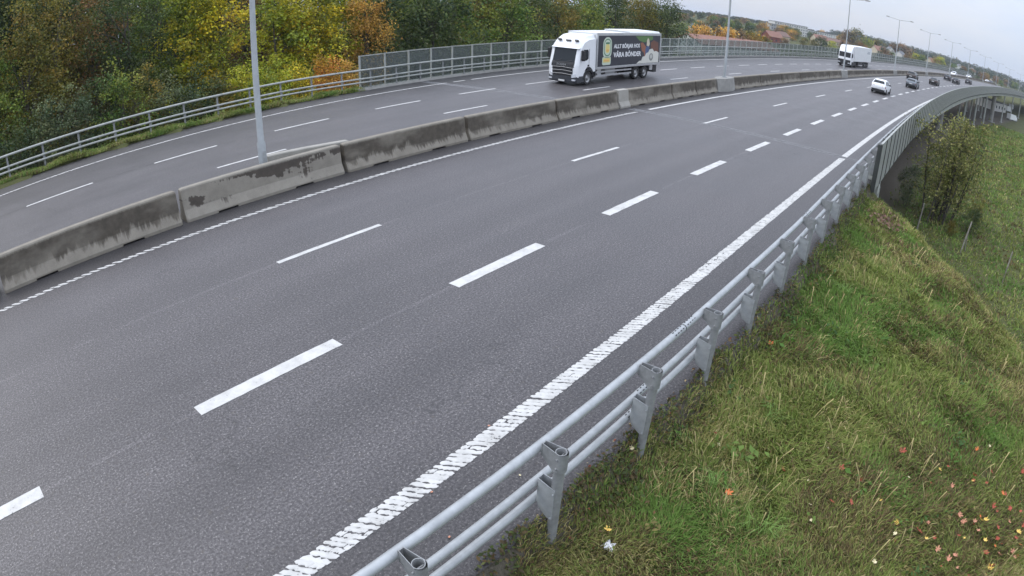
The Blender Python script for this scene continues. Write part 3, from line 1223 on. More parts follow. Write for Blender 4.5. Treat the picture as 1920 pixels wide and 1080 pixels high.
# drain pipe and cabinet under the parapet
mb = MB()
db = rp(np.array([31.5]), 2.45, 0)[0]
mb.tube([(0, 0, -0.5), (0, 0, -1.0), (0.05, -0.08, -1.25), (0.05, -0.1, -1.9), (-0.5, -0.5, -2.3)], 0.09, 10)
DP = mb.build('drain_pipe', M['galv_old'], None, True)
DP.location = db
tag(DP, 'bent grey drain pipe hanging below the near end of the bridge parapet', 'drain pipe')
mb = MB()
mb.box(0, 0, 0, 0.75, 0.5, 0.55)
o = mb.build('bearing_block', M['bridge_pale'])
o.location = rp(np.array([30.4]), 2.5, -1.05)[0]
o.rotation_euler = (0, 0, math.pi / 2 - float(heading(30)))
tag(o, 'pale concrete block under the parapet where the bridge begins', 'concrete block')


# ---------------------------------------------------------------- vehicles
def wheel_meshes(r, w, n=20):
    """tyre and rim meshes, axle along local y, outer face at +y."""
    mb = MB()
    prof = [(r * 0.62, -w / 2), (r * 0.95, -w / 2), (r, -w * 0.36), (r, w * 0.36), (r * 0.95, w / 2), (r * 0.62, w / 2), (r * 0.62, w * 0.3)]
    rings = []
    for k in range(n + 1):
        a = 2 * math.pi * k / n
        rings.append([(q * math.cos(a), y, q * math.sin(a)) for q, y in prof])
    mb.loft(rings, False, False)
    ty = mb.mesh('tyre', True)
    ty.materials.append(M['tyre'])
    mb = MB()
    rings = []
    for rr, y in ((r * 0.64, w * 0.42), (r * 0.56, w * 0.30), (r * 0.42, w * 0.22), (r * 0.22, w * 0.34), (r * 0.16, w * 0.46)):
        rings.append([(rr * math.cos(2 * math.pi * k / n), y, rr * math.sin(2 * math.pi * k / n)) for k in range(n)])
    mb.loft(rings, False, True)
    for k in range(8):
        a = 2 * math.pi * k / 8
        mb.box(r * 0.30 * math.cos(a), w * 0.31, r * 0.30 * math.sin(a), r * 0.06, w * 0.06, r * 0.06)
    ri = mb.mesh('rim', True)
    ri.materials.append(M['rim'])
    return ty, ri


def add_wheel(root, ms_, x, y, r, name='wheel'):
    w = empty(name, (x, y, r))
    w.parent = root
    if y < 0:
        w.rotation_euler = (0, 0, math.pi)
    link('tyre', ms_[0], None, w)
    link('rim', ms_[1], None, w)
    return w


def text_mesh(body, size, name, m, parent, origin, ux, uz, align='LEFT', squeeze=1.0, ext=0.004, bold=0.018):
    cu = bpy.data.curves.new('lettering', 'FONT')
    cu.body = body
    cu.size = size
    cu.align_x = align
    cu.extrude = ext
    cu.offset = size * bold
    cu.resolution_u = 2
    ob = bpy.data.objects.new('lettering_curve', cu)
    COL.objects.link(ob)
    bpy.context.view_layer.update()
    me = bpy.data.meshes.new_from_object(ob.evaluated_get(bpy.context.evaluated_depsgraph_get()))
    bpy.data.objects.remove(ob)
    ux, uz = Vector(ux), Vector(uz)
    un = ux.cross(uz)
    for v in me.vertices:
        v.co = Vector(origin) + ux * (v.co.x * squeeze) + uz * v.co.y + un * v.co.z
    me.name = name
    me.materials.clear()
    return link(name, me, m, parent)


def disc(pts, z, mapf):
    return [mapf(p[0], p[1], z) for p in pts]


def rounded(cx, cy, w, h, r, n=6):
    out_ = []
    for qx, qy, a0 in ((1, 1, 0), (-1, 1, 90), (-1, -1, 180), (1, -1, 270)):
        for k in range(n + 1):
            a = R(a0 + 90 * k / n)
            out_.append((cx + qx * (w / 2 - r) + r * math.cos(a), cy + qy * (h / 2 - r) + r * math.sin(a)))
    return out_


def build_lorry():
    """Three-axle rigid delivery lorry, local +x forward, y to its own left, origin on the road under its front."""
    T = empty('delivery_lorry', (0, 0, 0))
    W = 2.52
    hw = W / 2
    # cab shell: rings across y, following the front profile
    mb = MB()
    prof = [(-0.05, 0.62), (-0.02, 1.40), (-0.10, 1.62), (-0.36, 2.62), (-0.46, 2.80), (-0.75, 3.22), (-1.35, 3.50), (-2.22, 3.60), (-2.22, 0.95), (-1.95, 0.95), (-1.85, 1.12), (-1.55, 1.32), (-1.15, 1.32), (-0.88, 1.12), (-0.75, 0.72)]
    rings = []
    for y, sx, sz in ((-hw, 0.10, 0.975), (-hw + 0.06, 0.04, 0.99), (-hw + 0.22, 0.0, 1.0), (0, -0.0, 1.0), (hw - 0.22, 0.0, 1.0), (hw - 0.06, 0.04, 0.99), (hw, 0.10, 0.975)):
        rr = []
        for x, z in prof:
            f = sstep(-1.5, -0.2, x)
            zz = z if z < 2.7 else 2.7 + (z - 2.7) * (sz - 0.3 * (abs(y) > hw - 0.1))
            rr.append((x - sx * 1.3 * float(f), y * (1 - 0.035 * float(sstep(2.3, 3.5, z))), zz))
        rings.append(rr)
    mb.loft(rings)
    mb.build('cab', M['white_paint'], T, True)

    def fpt(y, z, off=0.012):
        zs = [p[1] for p in prof[:7]]
        xs = [p[0] for p in prof[:7]]
        return (float(np.interp(z, zs, xs)) + off - 0.13 * max(0, (abs(y) - (hw - 0.3)) / 0.3) ** 2, y, z)
    mb = MB()
    ys = np.linspace(-1.17, 1.17, 9)
    mb.loft([[fpt(y, z) for z in (1.60, 2.1, 2.60)] + [fpt(y, z, -0.02) for z in (2.60, 2.1, 1.60)] for y in ys])
    mb.build('windscreen', M['glass'], T)
    for y0 in (-0.75, 0.12):
        mb = MB()
        mb.tube([(fpt(y0, 1.62)[0] + .02, y0, 1.62), (fpt(y0 + .5, 1.78)[0] + .02, y0 + .62, 1.80)], 0.018, 5)
        mb.build('wiper', M['black'], T)
    mb = MB()
    mb.loft([[fpt(y, z, 0.018) for z in (1.60, 1.66)] + [fpt(y, z, -0.02) for z in (1.66, 1.60)] for y in ys])
    mb.build('windscreen_seal', M['black'], T)
    mb = MB()
    mb.loft([[(fpt(y, 2.62)[0] + 0.02, y, 2.60), (fpt(y, 2.62)[0] + 0.16, y, 2.63), (fpt(y, 2.7)[0] + 0.02, y, 2.72)] for y in ys])
    mb.build('sun_visor', M['white_paint'], T)
    # dark wiper panel with the name, grille with bright bars
    mb = MB()
    mb.loft([[fpt(y, z, 0.02) for z in (1.30, 1.50, 1.64)] + [fpt(y, z, -0.02) for z in (1.64, 1.5, 1.3)] for y in np.linspace(-0.95, 0.95, 7)])
    mb.build('upper_grille', M['black'], T)
    text_mesh('SCANIA', 0.17, 'lettering', M['chrome'], T, (0.055, -0.46, 1.40), (0, 1, 0), (0, 0, 1), 'LEFT', 1.35)
    mb = MB()
    mb.loft([[fpt(y, z, 0.022) for z in (0.66, 1.0, 1.30)] + [fpt(y, z, -0.02) for z in (1.30, 1.0, 0.66)] for y in np.linspace(-0.86, 0.86, 7)])
    mb.build('lower_grille', M['black'], T)
    for z in (1.29, 1.06, 0.82):
        mb = MB()
        mb.tube([(fpt(y, z)[0] + 0.03, y, z - 0.05 * abs(y)) for y in np.linspace(-0.84, 0.84, 7)], 0.02, 6)
        mb.build('grille_bar', M['rim'], T, True)
    # bumper
    mb = MB()
    bm_ = worn('bumper_plastic', (0.05, 0.053, 0.06), 0.5, 0, 0.2, 4)
    mb.loft([[(-1.0 if abs(y) > 1.2 else 0.0 - 0.16 * (abs(y) / hw) ** 4, y, 0.22), (-1.0 if abs(y) > 1.2 else 0.04 - 0.16 * (abs(y) / hw) ** 4, y, 0.34),
              (-1.0 if abs(y) > 1.2 else 0.05 - 0.16 * (abs(y) / hw) ** 4, y, 0.66), (-0.8, y, 0.70), (-0.9, y, 0.25)] for y in (-1.19, -0.9, -0.4, 0, 0.4, 0.9, 1.19)])
    for sy in (-1, 1):
        mb.loft([[(-0.10, sy * 1.16, 0.24), (-0.10, sy * 1.16, 0.70), (-0.9, sy * 1.16, 0.70), (-0.9, sy * 1.16, 0.24)],
                 [(-0.22, sy * 1.265, 0.26), (-0.22, sy * 1.265, 0.70), (-0.80, sy * 1.265, 0.70), (-0.86, sy * 1.265, 0.26)]])
    mb.build('bumper', bm_, T)
    for sy in (-1, 1):
        mb = MB()
        mb.loft([[(0.045, sy * 0.82, 0.58), (0.045, sy * 0.82, 0.80), (-0.06, sy * 0.82, 0.82), (-0.06, sy * 0.82, 0.58)],
                 [(-0.05, sy * 1.12, 0.63), (-0.05, sy * 1.12, 0.86), (-0.14, sy * 1.12, 0.86), (-0.14, sy * 1.12, 0.63)],
                 [(-0.24, sy * 1.262, 0.68), (-0.24, sy * 1.262, 0.86), (-0.30, sy * 1.24, 0.86), (-0.30, sy * 1.24, 0.68)]])
        mb.build('headlight', M['lens'], T)
        mb = MB()
        mb.box(-0.01, sy * 0.98, 0.42, 0.10, 0.26, 0.10)
        mb.build('fog_lamp', M['lens'], T)
        mb = MB()
        mb.box(-0.60, sy * 0.72, 3.16, 0.16, 0.26, 0.10, Euler((0, R(-38), 0)).to_matrix())
        mb.build('roof_lamp', M['black'], T)
        # side glass, door line, handle, mirror, wheel arch
        mb = MB()
        yy = sy * (hw + 0.001)
        pr = [(-0.52, 1.78), (-0.60, 2.05), (-0.72, 2.56), (-1.22, 2.56), (-1.30, 2.4), (-1.30, 1.92), (-1.12, 1.80)]
        pr = pr if sy > 0 else pr
        mb.prism(pr, 'y', yy - sy * 0.03, yy + sy * 0.004)
        mb.build('side_window', M['glass'], T)
        mb = MB()
        mb.box(-1.32, yy, 1.42, 0.20, 0.03, 0.12)
        mb.build('door_handle', M['black'], T)
        mb = MB()
        mb.bbox(-1.405, -1.39, min(yy, yy - sy * .02), max(yy + sy * 0.003, yy - sy * .02), 1.0, 2.6)
        mb.build('door_seam', M['black'], T)
        mb = MB()
        mb.loft([[(-0.36, sy * 1.34, 1.78), (-0.30, sy * 1.34, 1.9), (-0.30, sy * 1.34, 2.5), (-0.36, sy * 1.34, 2.56), (-0.50, sy * 1.34, 2.5), (-0.50, sy * 1.34, 1.8)],
                 [(-0.40, sy * 1.56, 1.80), (-0.36, sy * 1.58, 1.9), (-0.36, sy * 1.58, 2.48), (-0.40, sy * 1.56, 2.52), (-0.5, sy * 1.56, 2.48), (-0.5, sy * 1.56, 1.82)]])
        mb.tube([(-0.45, sy * 1.2, 2.45), (-0.42, sy * 1.4, 2.48)], 0.025, 6)
        mb.tube([(-0.45, sy * 1.2, 1.95), (-0.42, sy * 1.4, 1.9)], 0.025, 6)
        mb.build('mirror', M['black'], T)
        mb = MB()
        arc = [(-1.36 + 0.66 * math.cos(a), 0.52 + 0.66 * math.sin(a)) for a in np.linspace(-0.15, math.pi + 0.15, 14)]
        arc += [(-1.36 + 0.55 * math.cos(a), 0.52 + 0.55 * math.sin(a)) for a in np.linspace(math.pi + 0.15, -0.15, 14)]
        n_ = len(arc)
        mb.loft([[(p[0], yy - sy * 0.30, p[1]) for p in arc], [(p[0], yy + sy * 0.02, p[1]) for p in arc]], False, False)
        for sidey in (yy + sy * 0.02,):
            for q in range(13):
                mb.quad((arc[q][0], sidey, arc[q][1]), (arc[q + 1][0], sidey, arc[q + 1][1]), (arc[n_ - 2 - q][0], sidey, arc[n_ - 2 - q][1]), (arc[n_ - 1 - q][0], sidey, arc[n_ - 1 - q][1]))
        mb.build('wheel_arch', M['black'], T)
    mb = MB()
    mb.box(-0.62, 0, 3.14, 0.12, 0.42, 0.07, Euler((0, R(-38), 0)).to_matrix())
    mb.build('roof_emblem', M['black'], T)
    mb = MB()
    mb.box(0.056, 0, 0.33, 0.012, 0.52, 0.12)
    mb.build('number_plate', mat('plate', (0.7, 0.7, 0.68), 0.5), T)
    # chassis, box, stripes
    mb = MB()
    mb.bbox(-11.85, -0.6, -0.45, 0.45, 0.62, 1.0)
    mb.bbox(-2.6, -0.8, -1.0, 1.0, 0.5, 0.98)
    for x in (-1.36, -8.15, -9.55):
        mb.tube([(x, -1.1, 0.52), (x, 1.1, 0.52)], 0.09, 8)
    mb.build('chassis', M['black'], T)
    mb = MB()
    mb.bbox(-11.95, -2.32, -1.275, 1.275, 1.10, 3.72)
    bx = mb.build('box_body', M['lorry_box'], T)
    mb = MB()
    for sy in (-1, 1):
        mb.bbox(-11.96, -2.31, sy * 1.262 - 0.03, sy * 1.262 + 0.03, 1.07, 1.22)
        mb.bbox(-11.96, -2.31, sy * 1.262 - 0.03, sy * 1.262 + 0.03, 3.60, 3.735)
        mb.bbox(-11.975, -11.86, sy * 1.262 - 0.034, sy * 1.262 + 0.034, 1.06, 3.74)
        mb.bbox(-2.42, -2.30, sy * 1.262 - 0.034, sy * 1.262 + 0.034, 1.06, 3.74)
    mb.build('frame_trim', M['chrome'], bx)
    mb = MB()
    mb.loft([[(-7.0, -1.2, 3.725), (-7.0, 1.2, 3.725), (-6.9, 1.1, 3.86), (-6.9, -1.1, 3.86)], [(-11.9, -1.2, 3.725), (-11.9, 1.2, 3.725), (-11.9, 1.1, 3.86), (-11.9, -1.1, 3.86)]])
    mb.build('roof_spoiler', M['lorry_box'], bx)
    mb = MB()
    mb.bbox(-2.31, -2.24, -1.05, 1.05, 1.2, 3.58)
    mb.build('front_bulkhead', M['lorry_box'], bx)

    # printed picture side
    for sy in (1, -1):
        Y = sy * 1.2755
        mb = MB()
        mb.bbox(-11.84, -2.45, min(Y, Y + sy * .006), max(Y, Y + sy * .006), 1.24, 3.55)
        pan = mb.build('picture_panel', M['navy'], bx)
        X0 = -2.62

        def P3(u, v, q=0.0):          # u metres towards the tail from the front edge of the print, v up
            u = u * 1.1
            return (X0 - u, Y + sy * (0.008 + q), v) if sy > 0 else (X0 - 9.0 + u, Y + sy * (0.008 + q), v)

        def sheet(pts, m, q, nm):
            mb_ = MB()
            a = [P3(u, v, q) for u, v in pts]
            b = [P3(u, v, q - 0.004) for u, v in pts]
            mb_.loft([b, a])
            return mb_.build(nm, m, pan)
        gm = mat('print_pale_green', (0.55, 0.62, 0.50), 0.5)
        yl = mat('print_yellow', (0.72, 0.60, 0.22), 0.5)
        gd = mat('print_green', (0.07, 0.20, 0.11), 0.5)
        og = mat('print_orange', (0.75, 0.42, 0.14), 0.5)
        wh = mat('print_white', (0.80, 0.80, 0.80), 0.5)
        sheet(rounded(0.95, 2.62, 1.05, 1.62, 0.5), gm, 0.0, 'badge')
        sheet(rounded(0.95, 2.66, 0.84, 1.30, 0.4), gd, 0.004, 'badge_ring')
        sheet(rounded(0.95, 2.66, 0.72, 1.14, 0.34), gm, 0.008, 'badge_face')
        sheet(rounded(0.95, 2.58, 0.50, 0.66, 0.2), yl, 0.012, 'badge_sun')
        sheet(rounded(0.95, 2.44, 0.30, 0.16, 0.07), og, 0.016, 'badge_mark')
        sheet(rounded(0.95, 2.98, 0.46, 0.14, 0.05), gd, 0.012, 'badge_band')
        sheet(rounded(0.90, 1.66, 1.05, 0.62, 0.16), gm, 0.0, 'badge_foot')
        sheet(rounded(0.90, 1.70, 0.86, 0.32, 0.08), yl, 0.006, 'badge_plate')
        sheet(rounded(0.90, 1.69, 0.62, 0.12, 0.03), og, 0.010, 'badge_text')
        ux = (-1, 0, 0) if sy > 0 else (1, 0, 0)
        text_mesh('ALLT BÖRJAR HOS', 0.43, 'lettering', wh, pan, P3(1.75 if sy > 0 else 1.75, 2.58, 0.004), ux, (0, 0, 1), 'LEFT', 1.08, 0.004, 0.03)
        text_mesh('VÅRA BÖNDER', 0.52, 'lettering', wh, pan, P3(1.75, 1.90, 0.004), ux, (0, 0, 1), 'LEFT', 1.15, 0.004, 0.03)
        # farm picture at the tail end: green field, brown cow-coloured shapes, person in blue, white cloud with a seal
        tail = 8.28
        sheet([(4.6, 3.5), (5.2, 3.12), (5.9, 2.98), (6.6, 3.1), (7.2, 3.2), (7.2, 3.5)], mat('print_leaf', (0.10, 0.19, 0.06), 0.5), 0.0, 'print_field')
        sheet([(5.35, 2.95), (5.7, 2.98), (6.2, 2.6), (6.4, 2.0), (6.1, 1.75), (5.9, 2.15), (5.6, 2.3)], mat('print_rust', (0.30, 0.12, 0.07), 0.5), 0.002, 'print_animal')
        sheet([(6.9, 2.95), (7.35, 3.15), (8.1, 2.95), (8.2, 2.2), (7.9, 1.9), (7.5, 2.3), (7.0, 2.3)], mat('print_brown', (0.17, 0.075, 0.05), 0.5), 0.002, 'print_animal')
        sheet([(6.12, 2.45), (6.35, 2.72), (6.7, 2.62), (6.75, 1.9), (6.5, 1.75), (6.15, 1.95)], mat('print_blue', (0.07, 0.11, 0.22), 0.5), 0.006, 'print_figure')
        sheet([(6.28, 2.7), (6.3, 3.15), (6.45, 3.35), (6.62, 3.2), (6.75, 2.85), (6.6, 2.6)], mat('print_cream', (0.62, 0.55, 0.42), 0.5), 0.006, 'print_head')
        sheet([(4.9, 1.27), (5.3, 1.48), (5.6, 1.5), (5.75, 1.8), (6.1, 1.85), (6.3, 2.1), (6.6, 2.15), (6.75, 2.4), (7.2, 2.45), (7.5, 2.2), (7.8, 2.25), (8.25, 2.1), (8.25, 1.27)], mat('print_cloud', (0.66, 0.65, 0.58), 0.5), 0.010, 'print_cloud')
        sheet(rounded(7.05, 1.75, 0.62, 0.62, 0.30), mat('print_grey', (0.22, 0.23, 0.21), 0.5), 0.014, 'print_seal')
        sheet(rounded(7.05, 1.80, 0.40, 0.36, 0.17), mat('print_ash', (0.5, 0.5, 0.46), 0.5), 0.018, 'print_seal_face')
    # side guards, tanks, tail
    for sy in (1, -1):
        for z in (0.58, 0.86):
            mb = MB()
            mb.bbox(-7.4, -2.35, sy * 1.2 - 0.02, sy * 1.2 + 0.02, z - 0.06, z + 0.06)
            mb.build('side_guard', M['chrome'], T)
        for x, w_, z0, z1, m_, nm in ((-2.9, 0.55, 0.55, 1.05, M['chrome'], 'air_tank'), (-4.4, 1.3, 0.5, 1.06, M['rim'], 'fuel_tank'), (-10.75, 0.5, 0.62, 1.08, M['chrome'], 'tool_box'), (-11.4, 0.62, 0.42, 1.06, M['black'], 'tail_box')):
            mb = MB()
            mb.prism(rounded(x, (z0 + z1) / 2, w_, z1 - z0, 0.06, 3), 'y', sy * 0.7, sy * 1.15)
            mb.build(nm, m_, T)
        mb = MB()
        mb.bbox(-10.3, -7.4, sy * 0.95 - 0.18, sy * 0.95 + 0.2, 1.055, 1.085)
        for x in (-7.46, -10.26):
            mb.bbox(x - 0.02, x + 0.02, sy * 0.95 - 0.2, sy * 0.95 + 0.2, 0.5, 1.06)
        mb.build('mudguard', M['black'], T)
    fw = wheel_meshes(0.515, 0.34)
    for x in (-1.36, -8.15, -9.55):
        for sy in (1, -1):
            add_wheel(T, fw, x, sy * 1.06, 0.515)
    return T


def place(o, s, d, ang):
    """ang 0: driving away from the camera (+s); 180: oncoming."""
    p = rp(np.array([s]), d, 0.006)[0]
    o.location = [float(q) for q in p]
    sl = float(zroad(s + 2) - zroad(s - 2)) / 4
    o.rotation_euler = (0, -math.atan(sl) * (1 if ang == 0 else -1), math.pi / 2 - float(heading(s)) + R(ang))
    return o


LORRY = tag(build_lorry(), 'white three-axle delivery lorry with a dark lettered picture side on the opposite carriageway', 'lorry')
place(LORRY, 33.45, 24.62, 181.0)


def build_artic():
    T = empty('articulated_lorry', (0, 0, 0))
    hw = 1.25
    mb = MB()
    prof = [(-0.05, 0.5), (0.0, 1.45), (-0.08, 1.7), (-0.30, 2.72), (-0.42, 2.95), (-0.8, 3.55), (-1.3, 3.85), (-2.2, 3.9), (-2.2, 1.0), (-0.9, 1.0), (-0.8, 0.5)]
    mb.loft([[(x - sx * (1.2 if x > -0.9 else 0), y, z) for x, z in prof] for y, sx in ((-hw, 0.1), (-hw + 0.2, 0), (hw - 0.2, 0), (hw, 0.1))])
    mb.build('cab', M['white_paint'], T, True)
    mb = MB()
    mb.loft([[(-0.08 + .015, y, 1.74), (-0.285 + .015, y, 2.66), (-0.31, y, 2.66), (-0.12, y, 1.74)] for y in (-1.12, 1.12)])
    mb.build('windscreen', M['glass'], T)
    mb = MB()
    mb.loft([[(0.03, y, 0.34), (0.03, y, 1.28), (-0.8, y, 1.28), (-0.8, y, 0.34)] for y in (-1.2, 1.2)])
    mb.build('grille', M['black'], T)
    for sy in (-1, 1):
        mb = MB()
        mb.prism([(-0.55, 1.8), (-0.72, 2.6), (-1.25, 2.6), (-1.25, 1.9)], 'y', sy * 1.22, sy * 1.256)
        mb.build('side_window', M['glass'], T)
        mb = MB()
        mb.box(-0.38, sy * 1.45, 2.2, 0.14, 0.2, 0.75)
        mb.build('mirror', M['black'], T)
        mb = MB()
        mb.box(0.03, sy * 0.95, 0.72, 0.06, 0.4, 0.16)
        mb.build('headlight', M['lens'], T)
        mb = MB()
        mb.bbox(-4.6, -0.85, sy * 1.08 - 0.14, sy * 1.08 + 0.14, 0.35, 0.98)
        mb.build('side_skirt', M['black'], T)
    mb = MB()
    mb.bbox(-16.2, -2.55, -1.275, 1.275, 1.15, 3.98)
    bx = mb.build('trailer_box', M['lorry_box'], T)
    for sy in (1, -1):
        mb = MB()
        for z in (3.2, 3.0, 2.84):
            mb.bbox(-14.8, -12.6 + (3.2 - z), sy * 1.277 - .003, sy * 1.277 + .003, z - 0.05, z + 0.05)
        mb.build('side_print', mat('print_dim', (0.3, 0.33, 0.36), 0.5), bx)
    mb = MB()
    mb.bbox(-16.1, -0.7, -0.5, 0.5, 0.7, 1.15)
    for x0, x1 in ((-9.5, -5.6), (-10.4, -9.8)):
        for sy in (1, -1):
            mb.bbox(x0, x1, sy * 1.1 - 0.1, sy * 1.1 + 0.1, 0.5, 1.12)
    mb.build('chassis', M['black'], T)
    fw = wheel_meshes(0.5, 0.34, 14)
    for x in (-1.4, -4.1, -11.3, -12.6, -13.9):
        for sy in (1, -1):
            add_wheel(T, fw, x, sy * 1.05, 0.5)
    return T


ART = tag(build_artic(), 'white articulated lorry with a plain white trailer behind the third lamp column', 'lorry')
place(ART, 110.5, 24.7, 180)


def build_car(name, style, paint):
    T = empty(name, (0, 0, 0))
    if style == 'suv':
        L, W, H = 4.65, 1.90, 1.66
        st = [(-2.32, .48, .86, .88, .78), (-2.26, .30, .98, 1.02, .9), (-2.10, .26, 1.04, 1.22, .93), (-1.72, .24, 1.06, 1.58, .95), (-1.0, .22, 1.04, 1.665, .95),
              (0.0, .22, 1.02, 1.65, .95), (0.45, .22, 1.02, 1.55, .95), (1.15, .22, 1.03, 1.08, .95), (1.9, .24, .96, .99, .92), (2.22, .30, .82, .84, .85), (2.33, .42, .66, .68, .72)]
    elif style == 'hatch':
        L, W, H = 4.3, 1.80, 1.48
        st = [(-2.14, .46, .80, .82, .78), (-2.08, .30, .92, .95, .9), (-1.95, .24, .97, 1.12, .93), (-1.45, .22, .98, 1.42, .95), (-0.8, .2, .96, 1.485, .95),
              (0.0, .2, .94, 1.47, .95), (0.4, .2, .94, 1.38, .95), (1.15, .2, .94, .99, .95), (1.8, .22, .86, .89, .92), (2.06, .28, .74, .76, .85), (2.16, .4, .6, .62, .72)]
    else:
        L, W, H = 4.7, 1.84, 1.46
        st = [(-2.36, .46, .84, .86, .76), (-2.28, .30, .96, 1.0, .9), (-1.85, .24, 1.0, 1.05, .94), (-1.70, .22, 1.0, 1.08, .95), (-0.95, .2, .97, 1.43, .95),
              (0.0, .2, .95, 1.46, .95), (0.45, .2, .95, 1.37, .95), (1.2, .2, .94, .98, .95), (1.95, .22, .86, .89, .92), (2.24, .28, .74, .76, .85), (2.35, .4, .6, .62, .72)]
    hw = W / 2
    mb = MB()
    rings = []
    for x, zb, zl, zr, wf in st:
        w = hw * wf / 0.95
        tall = zr - zl
        wr = w * (0.97 - 0.42 * min(1, tall / 0.62) * 0.55)
        half = [(0, zb), (w * .86, zb), (w * .97, zb + .10), (w, zb + (zl - zb) * .55), (w * .965, zl), (wr, zr - .05 * min(1, tall * 3)), (wr * .82, zr), (0, zr + 0.015)]
        ring = half + [(-y, z) for y, z in half[-2:0:-1]]
        rings.append([(x, y, z) for y, z in ring])
    mb.loft(rings)
    mb.build('body', paint, T, True)

    def edge(x, t, off):
        xs = [q[0] for q in st]
        zl, zr, wf = (float(np.interp(x, xs, [q[k] for q in st])) for k in (2, 3, 4))
        w = hw * wf / 0.95
        wr = w * (0.97 - 0.42 * min(1, (zr - zl) / 0.62) * 0.55)
        return (w * .965 * (1 - t) + wr * t + off, zl * (1 - t) + (zr - .05) * t)
    rear_i = 3 if style != 'sedan' else 4
    xr0, xr1 = st[rear_i - 1][0], st[rear_i][0]
    for sy in (1, -1):
        mb = MB()
        for xa, xb in ((xr1 + 0.05, -0.62), (-0.55, 0.40)):
            a = [edge(xa, 0.1, .006), edge(xb + (0.30 if xb > 0 else 0), 0.1, .006), edge(xb, 0.86, .006), edge(xa + 0.05, 0.86, .006)]
            xs_ = [xa, xb + (0.30 if xb > 0 else 0), xb, xa + 0.05]
            mb.loft([[(x, sy * (y - .02), z) for x, (y, z) in zip(xs_, a)], [(x, sy * y, z) for x, (y, z) in zip(xs_, a)]])
        mb.build('side_window', M['glass'], T)
        mb = MB()
        mb.loft([[(0.62, sy * (hw - .06), zq) for zq in (1.0, 1.14)] + [(0.50, sy * (hw - .06), zq) for zq in (1.14, 1.0)],
                 [(0.60, sy * (hw + .16), zq) for zq in (1.01, 1.16)] + [(0.50, sy * (hw + .16), zq) for zq in (1.16, 1.01)]])
        mb.build('mirror', M['black'], T)
        mb = MB()
        x0, _, zl0 = st[1][0], 0, st[1][2]
        mb.loft([[(st[0][0] - .0, sy * hw * .50, zl0 - .20), (st[0][0] + .0, sy * hw * .50, zl0 - .04), (x0 + .2, sy * hw * .50, zl0 - .04), (x0 + .2, sy * hw * .50, zl0 - .2)],
                 [(x0 - .0, sy * (hw * .955), zl0 - .18), (x0 + .0, sy * (hw * .955), zl0 - .03), (x0 + .22, sy * (hw * .985), zl0 - .03), (x0 + .22, sy * (hw * .985), zl0 - .18)]])
        mb.build('tail_light', M['red_lens'], T)
        mb = MB()
        xf = st[-2][0]
        mb.loft([[(xf + .07, sy * hw * .45, .62), (xf + .05, sy * hw * .45, .74), (xf - .2, sy * hw * .45, .76), (xf - .2, sy * hw * .45, .6)],
                 [(xf - .02, sy * hw * .87, .64), (xf - .02, sy * hw * .87, .78), (xf - .2, sy * hw * .93, .8), (xf - .2, sy * hw * .93, .64)]])
        mb.build('headlight', M['lens'], T)
    # rear and front screens lie in the roof slope
    for nm, xa, xb in (('rear_window', xr0 + .03, xr1 - .03), ('windscreen', 1.10, 0.50)):
        xs_ = [q[0] for q in st]
        za, zb_ = (float(np.interp(x, xs_, [q[3] for q in st])) for x in (xa, xb))
        wa, wb2 = hw * .76, hw * .62
        dx = 0.012 * (1 if nm == 'windscreen' else -1)
        mb = MB()
        mb.loft([[(xa + dx, -wa, za + .035), (xa + dx, wa, za + .035), (xb + dx, wb2, zb_ + .012), (xb + dx, -wb2, zb_ + .012)],
                 [(xa, -wa, za - .0), (xa, wa, za - .0), (xb, wb2, zb_ - .03), (xb, -wb2, zb_ - .03)]])
        mb.build(nm, M['glass'], T)
    mb = MB()
    xr = st[0][0]
    mb.loft([[(xr + .16, -hw * .93, .28), (xr + .16, hw * .93, .28), (xr + .1, hw * .96, .58), (xr + .1, -hw * .96, .58)],
             [(xr - .03, -hw * .8, .30), (xr - .03, hw * .8, .30), (xr - .03, hw * .82, .56), (xr - .03, -hw * .82, .56)]])
    mb.build('bumper', M['black'], T)
    mb = MB()
    mb.box(xr - .012, 0, .72, .03, .54, .12)
    mb.build('number_plate', M['lorry_box'], T)
    mb = MB()
    mb.bbox(-1.9, 1.9, -hw * .8, hw * .8, .2, .4)
    for x in (-1.38, 1.40):
        for sy in (1, -1):
            mb.prism([(x + .40 * math.cos(a), .33 + .40 * math.sin(a)) for a in np.linspace(-.4, math.pi + .4, 14)], 'y', sy * hw * .7, sy * (hw * .985 + .012))
    mb.build('underbody', M['rubber'], T)
    fw = wheel_meshes(.335, .225, 16)
    for x in (-1.38, 1.40):
        for sy in (1, -1):
            add_wheel(T, fw, x, sy * (hw - .10), .335)
    return T


PT = {'grey': worn('grey_car_paint', (0.17, 0.19, 0.21), 0.3, 0.4, 0.05, 2), 'dark': worn('black_car_paint', (0.03, 0.03, 0.034), 0.3, 0, 0.05, 2),
      'brown': worn('dark_brown_car_paint', (0.075, 0.068, 0.062), 0.3, 0.2, 0.05, 2), 'blue': worn('dark_blue_car_paint', (0.045, 0.055, 0.075), 0.3, 0.2, 0.05, 2)}
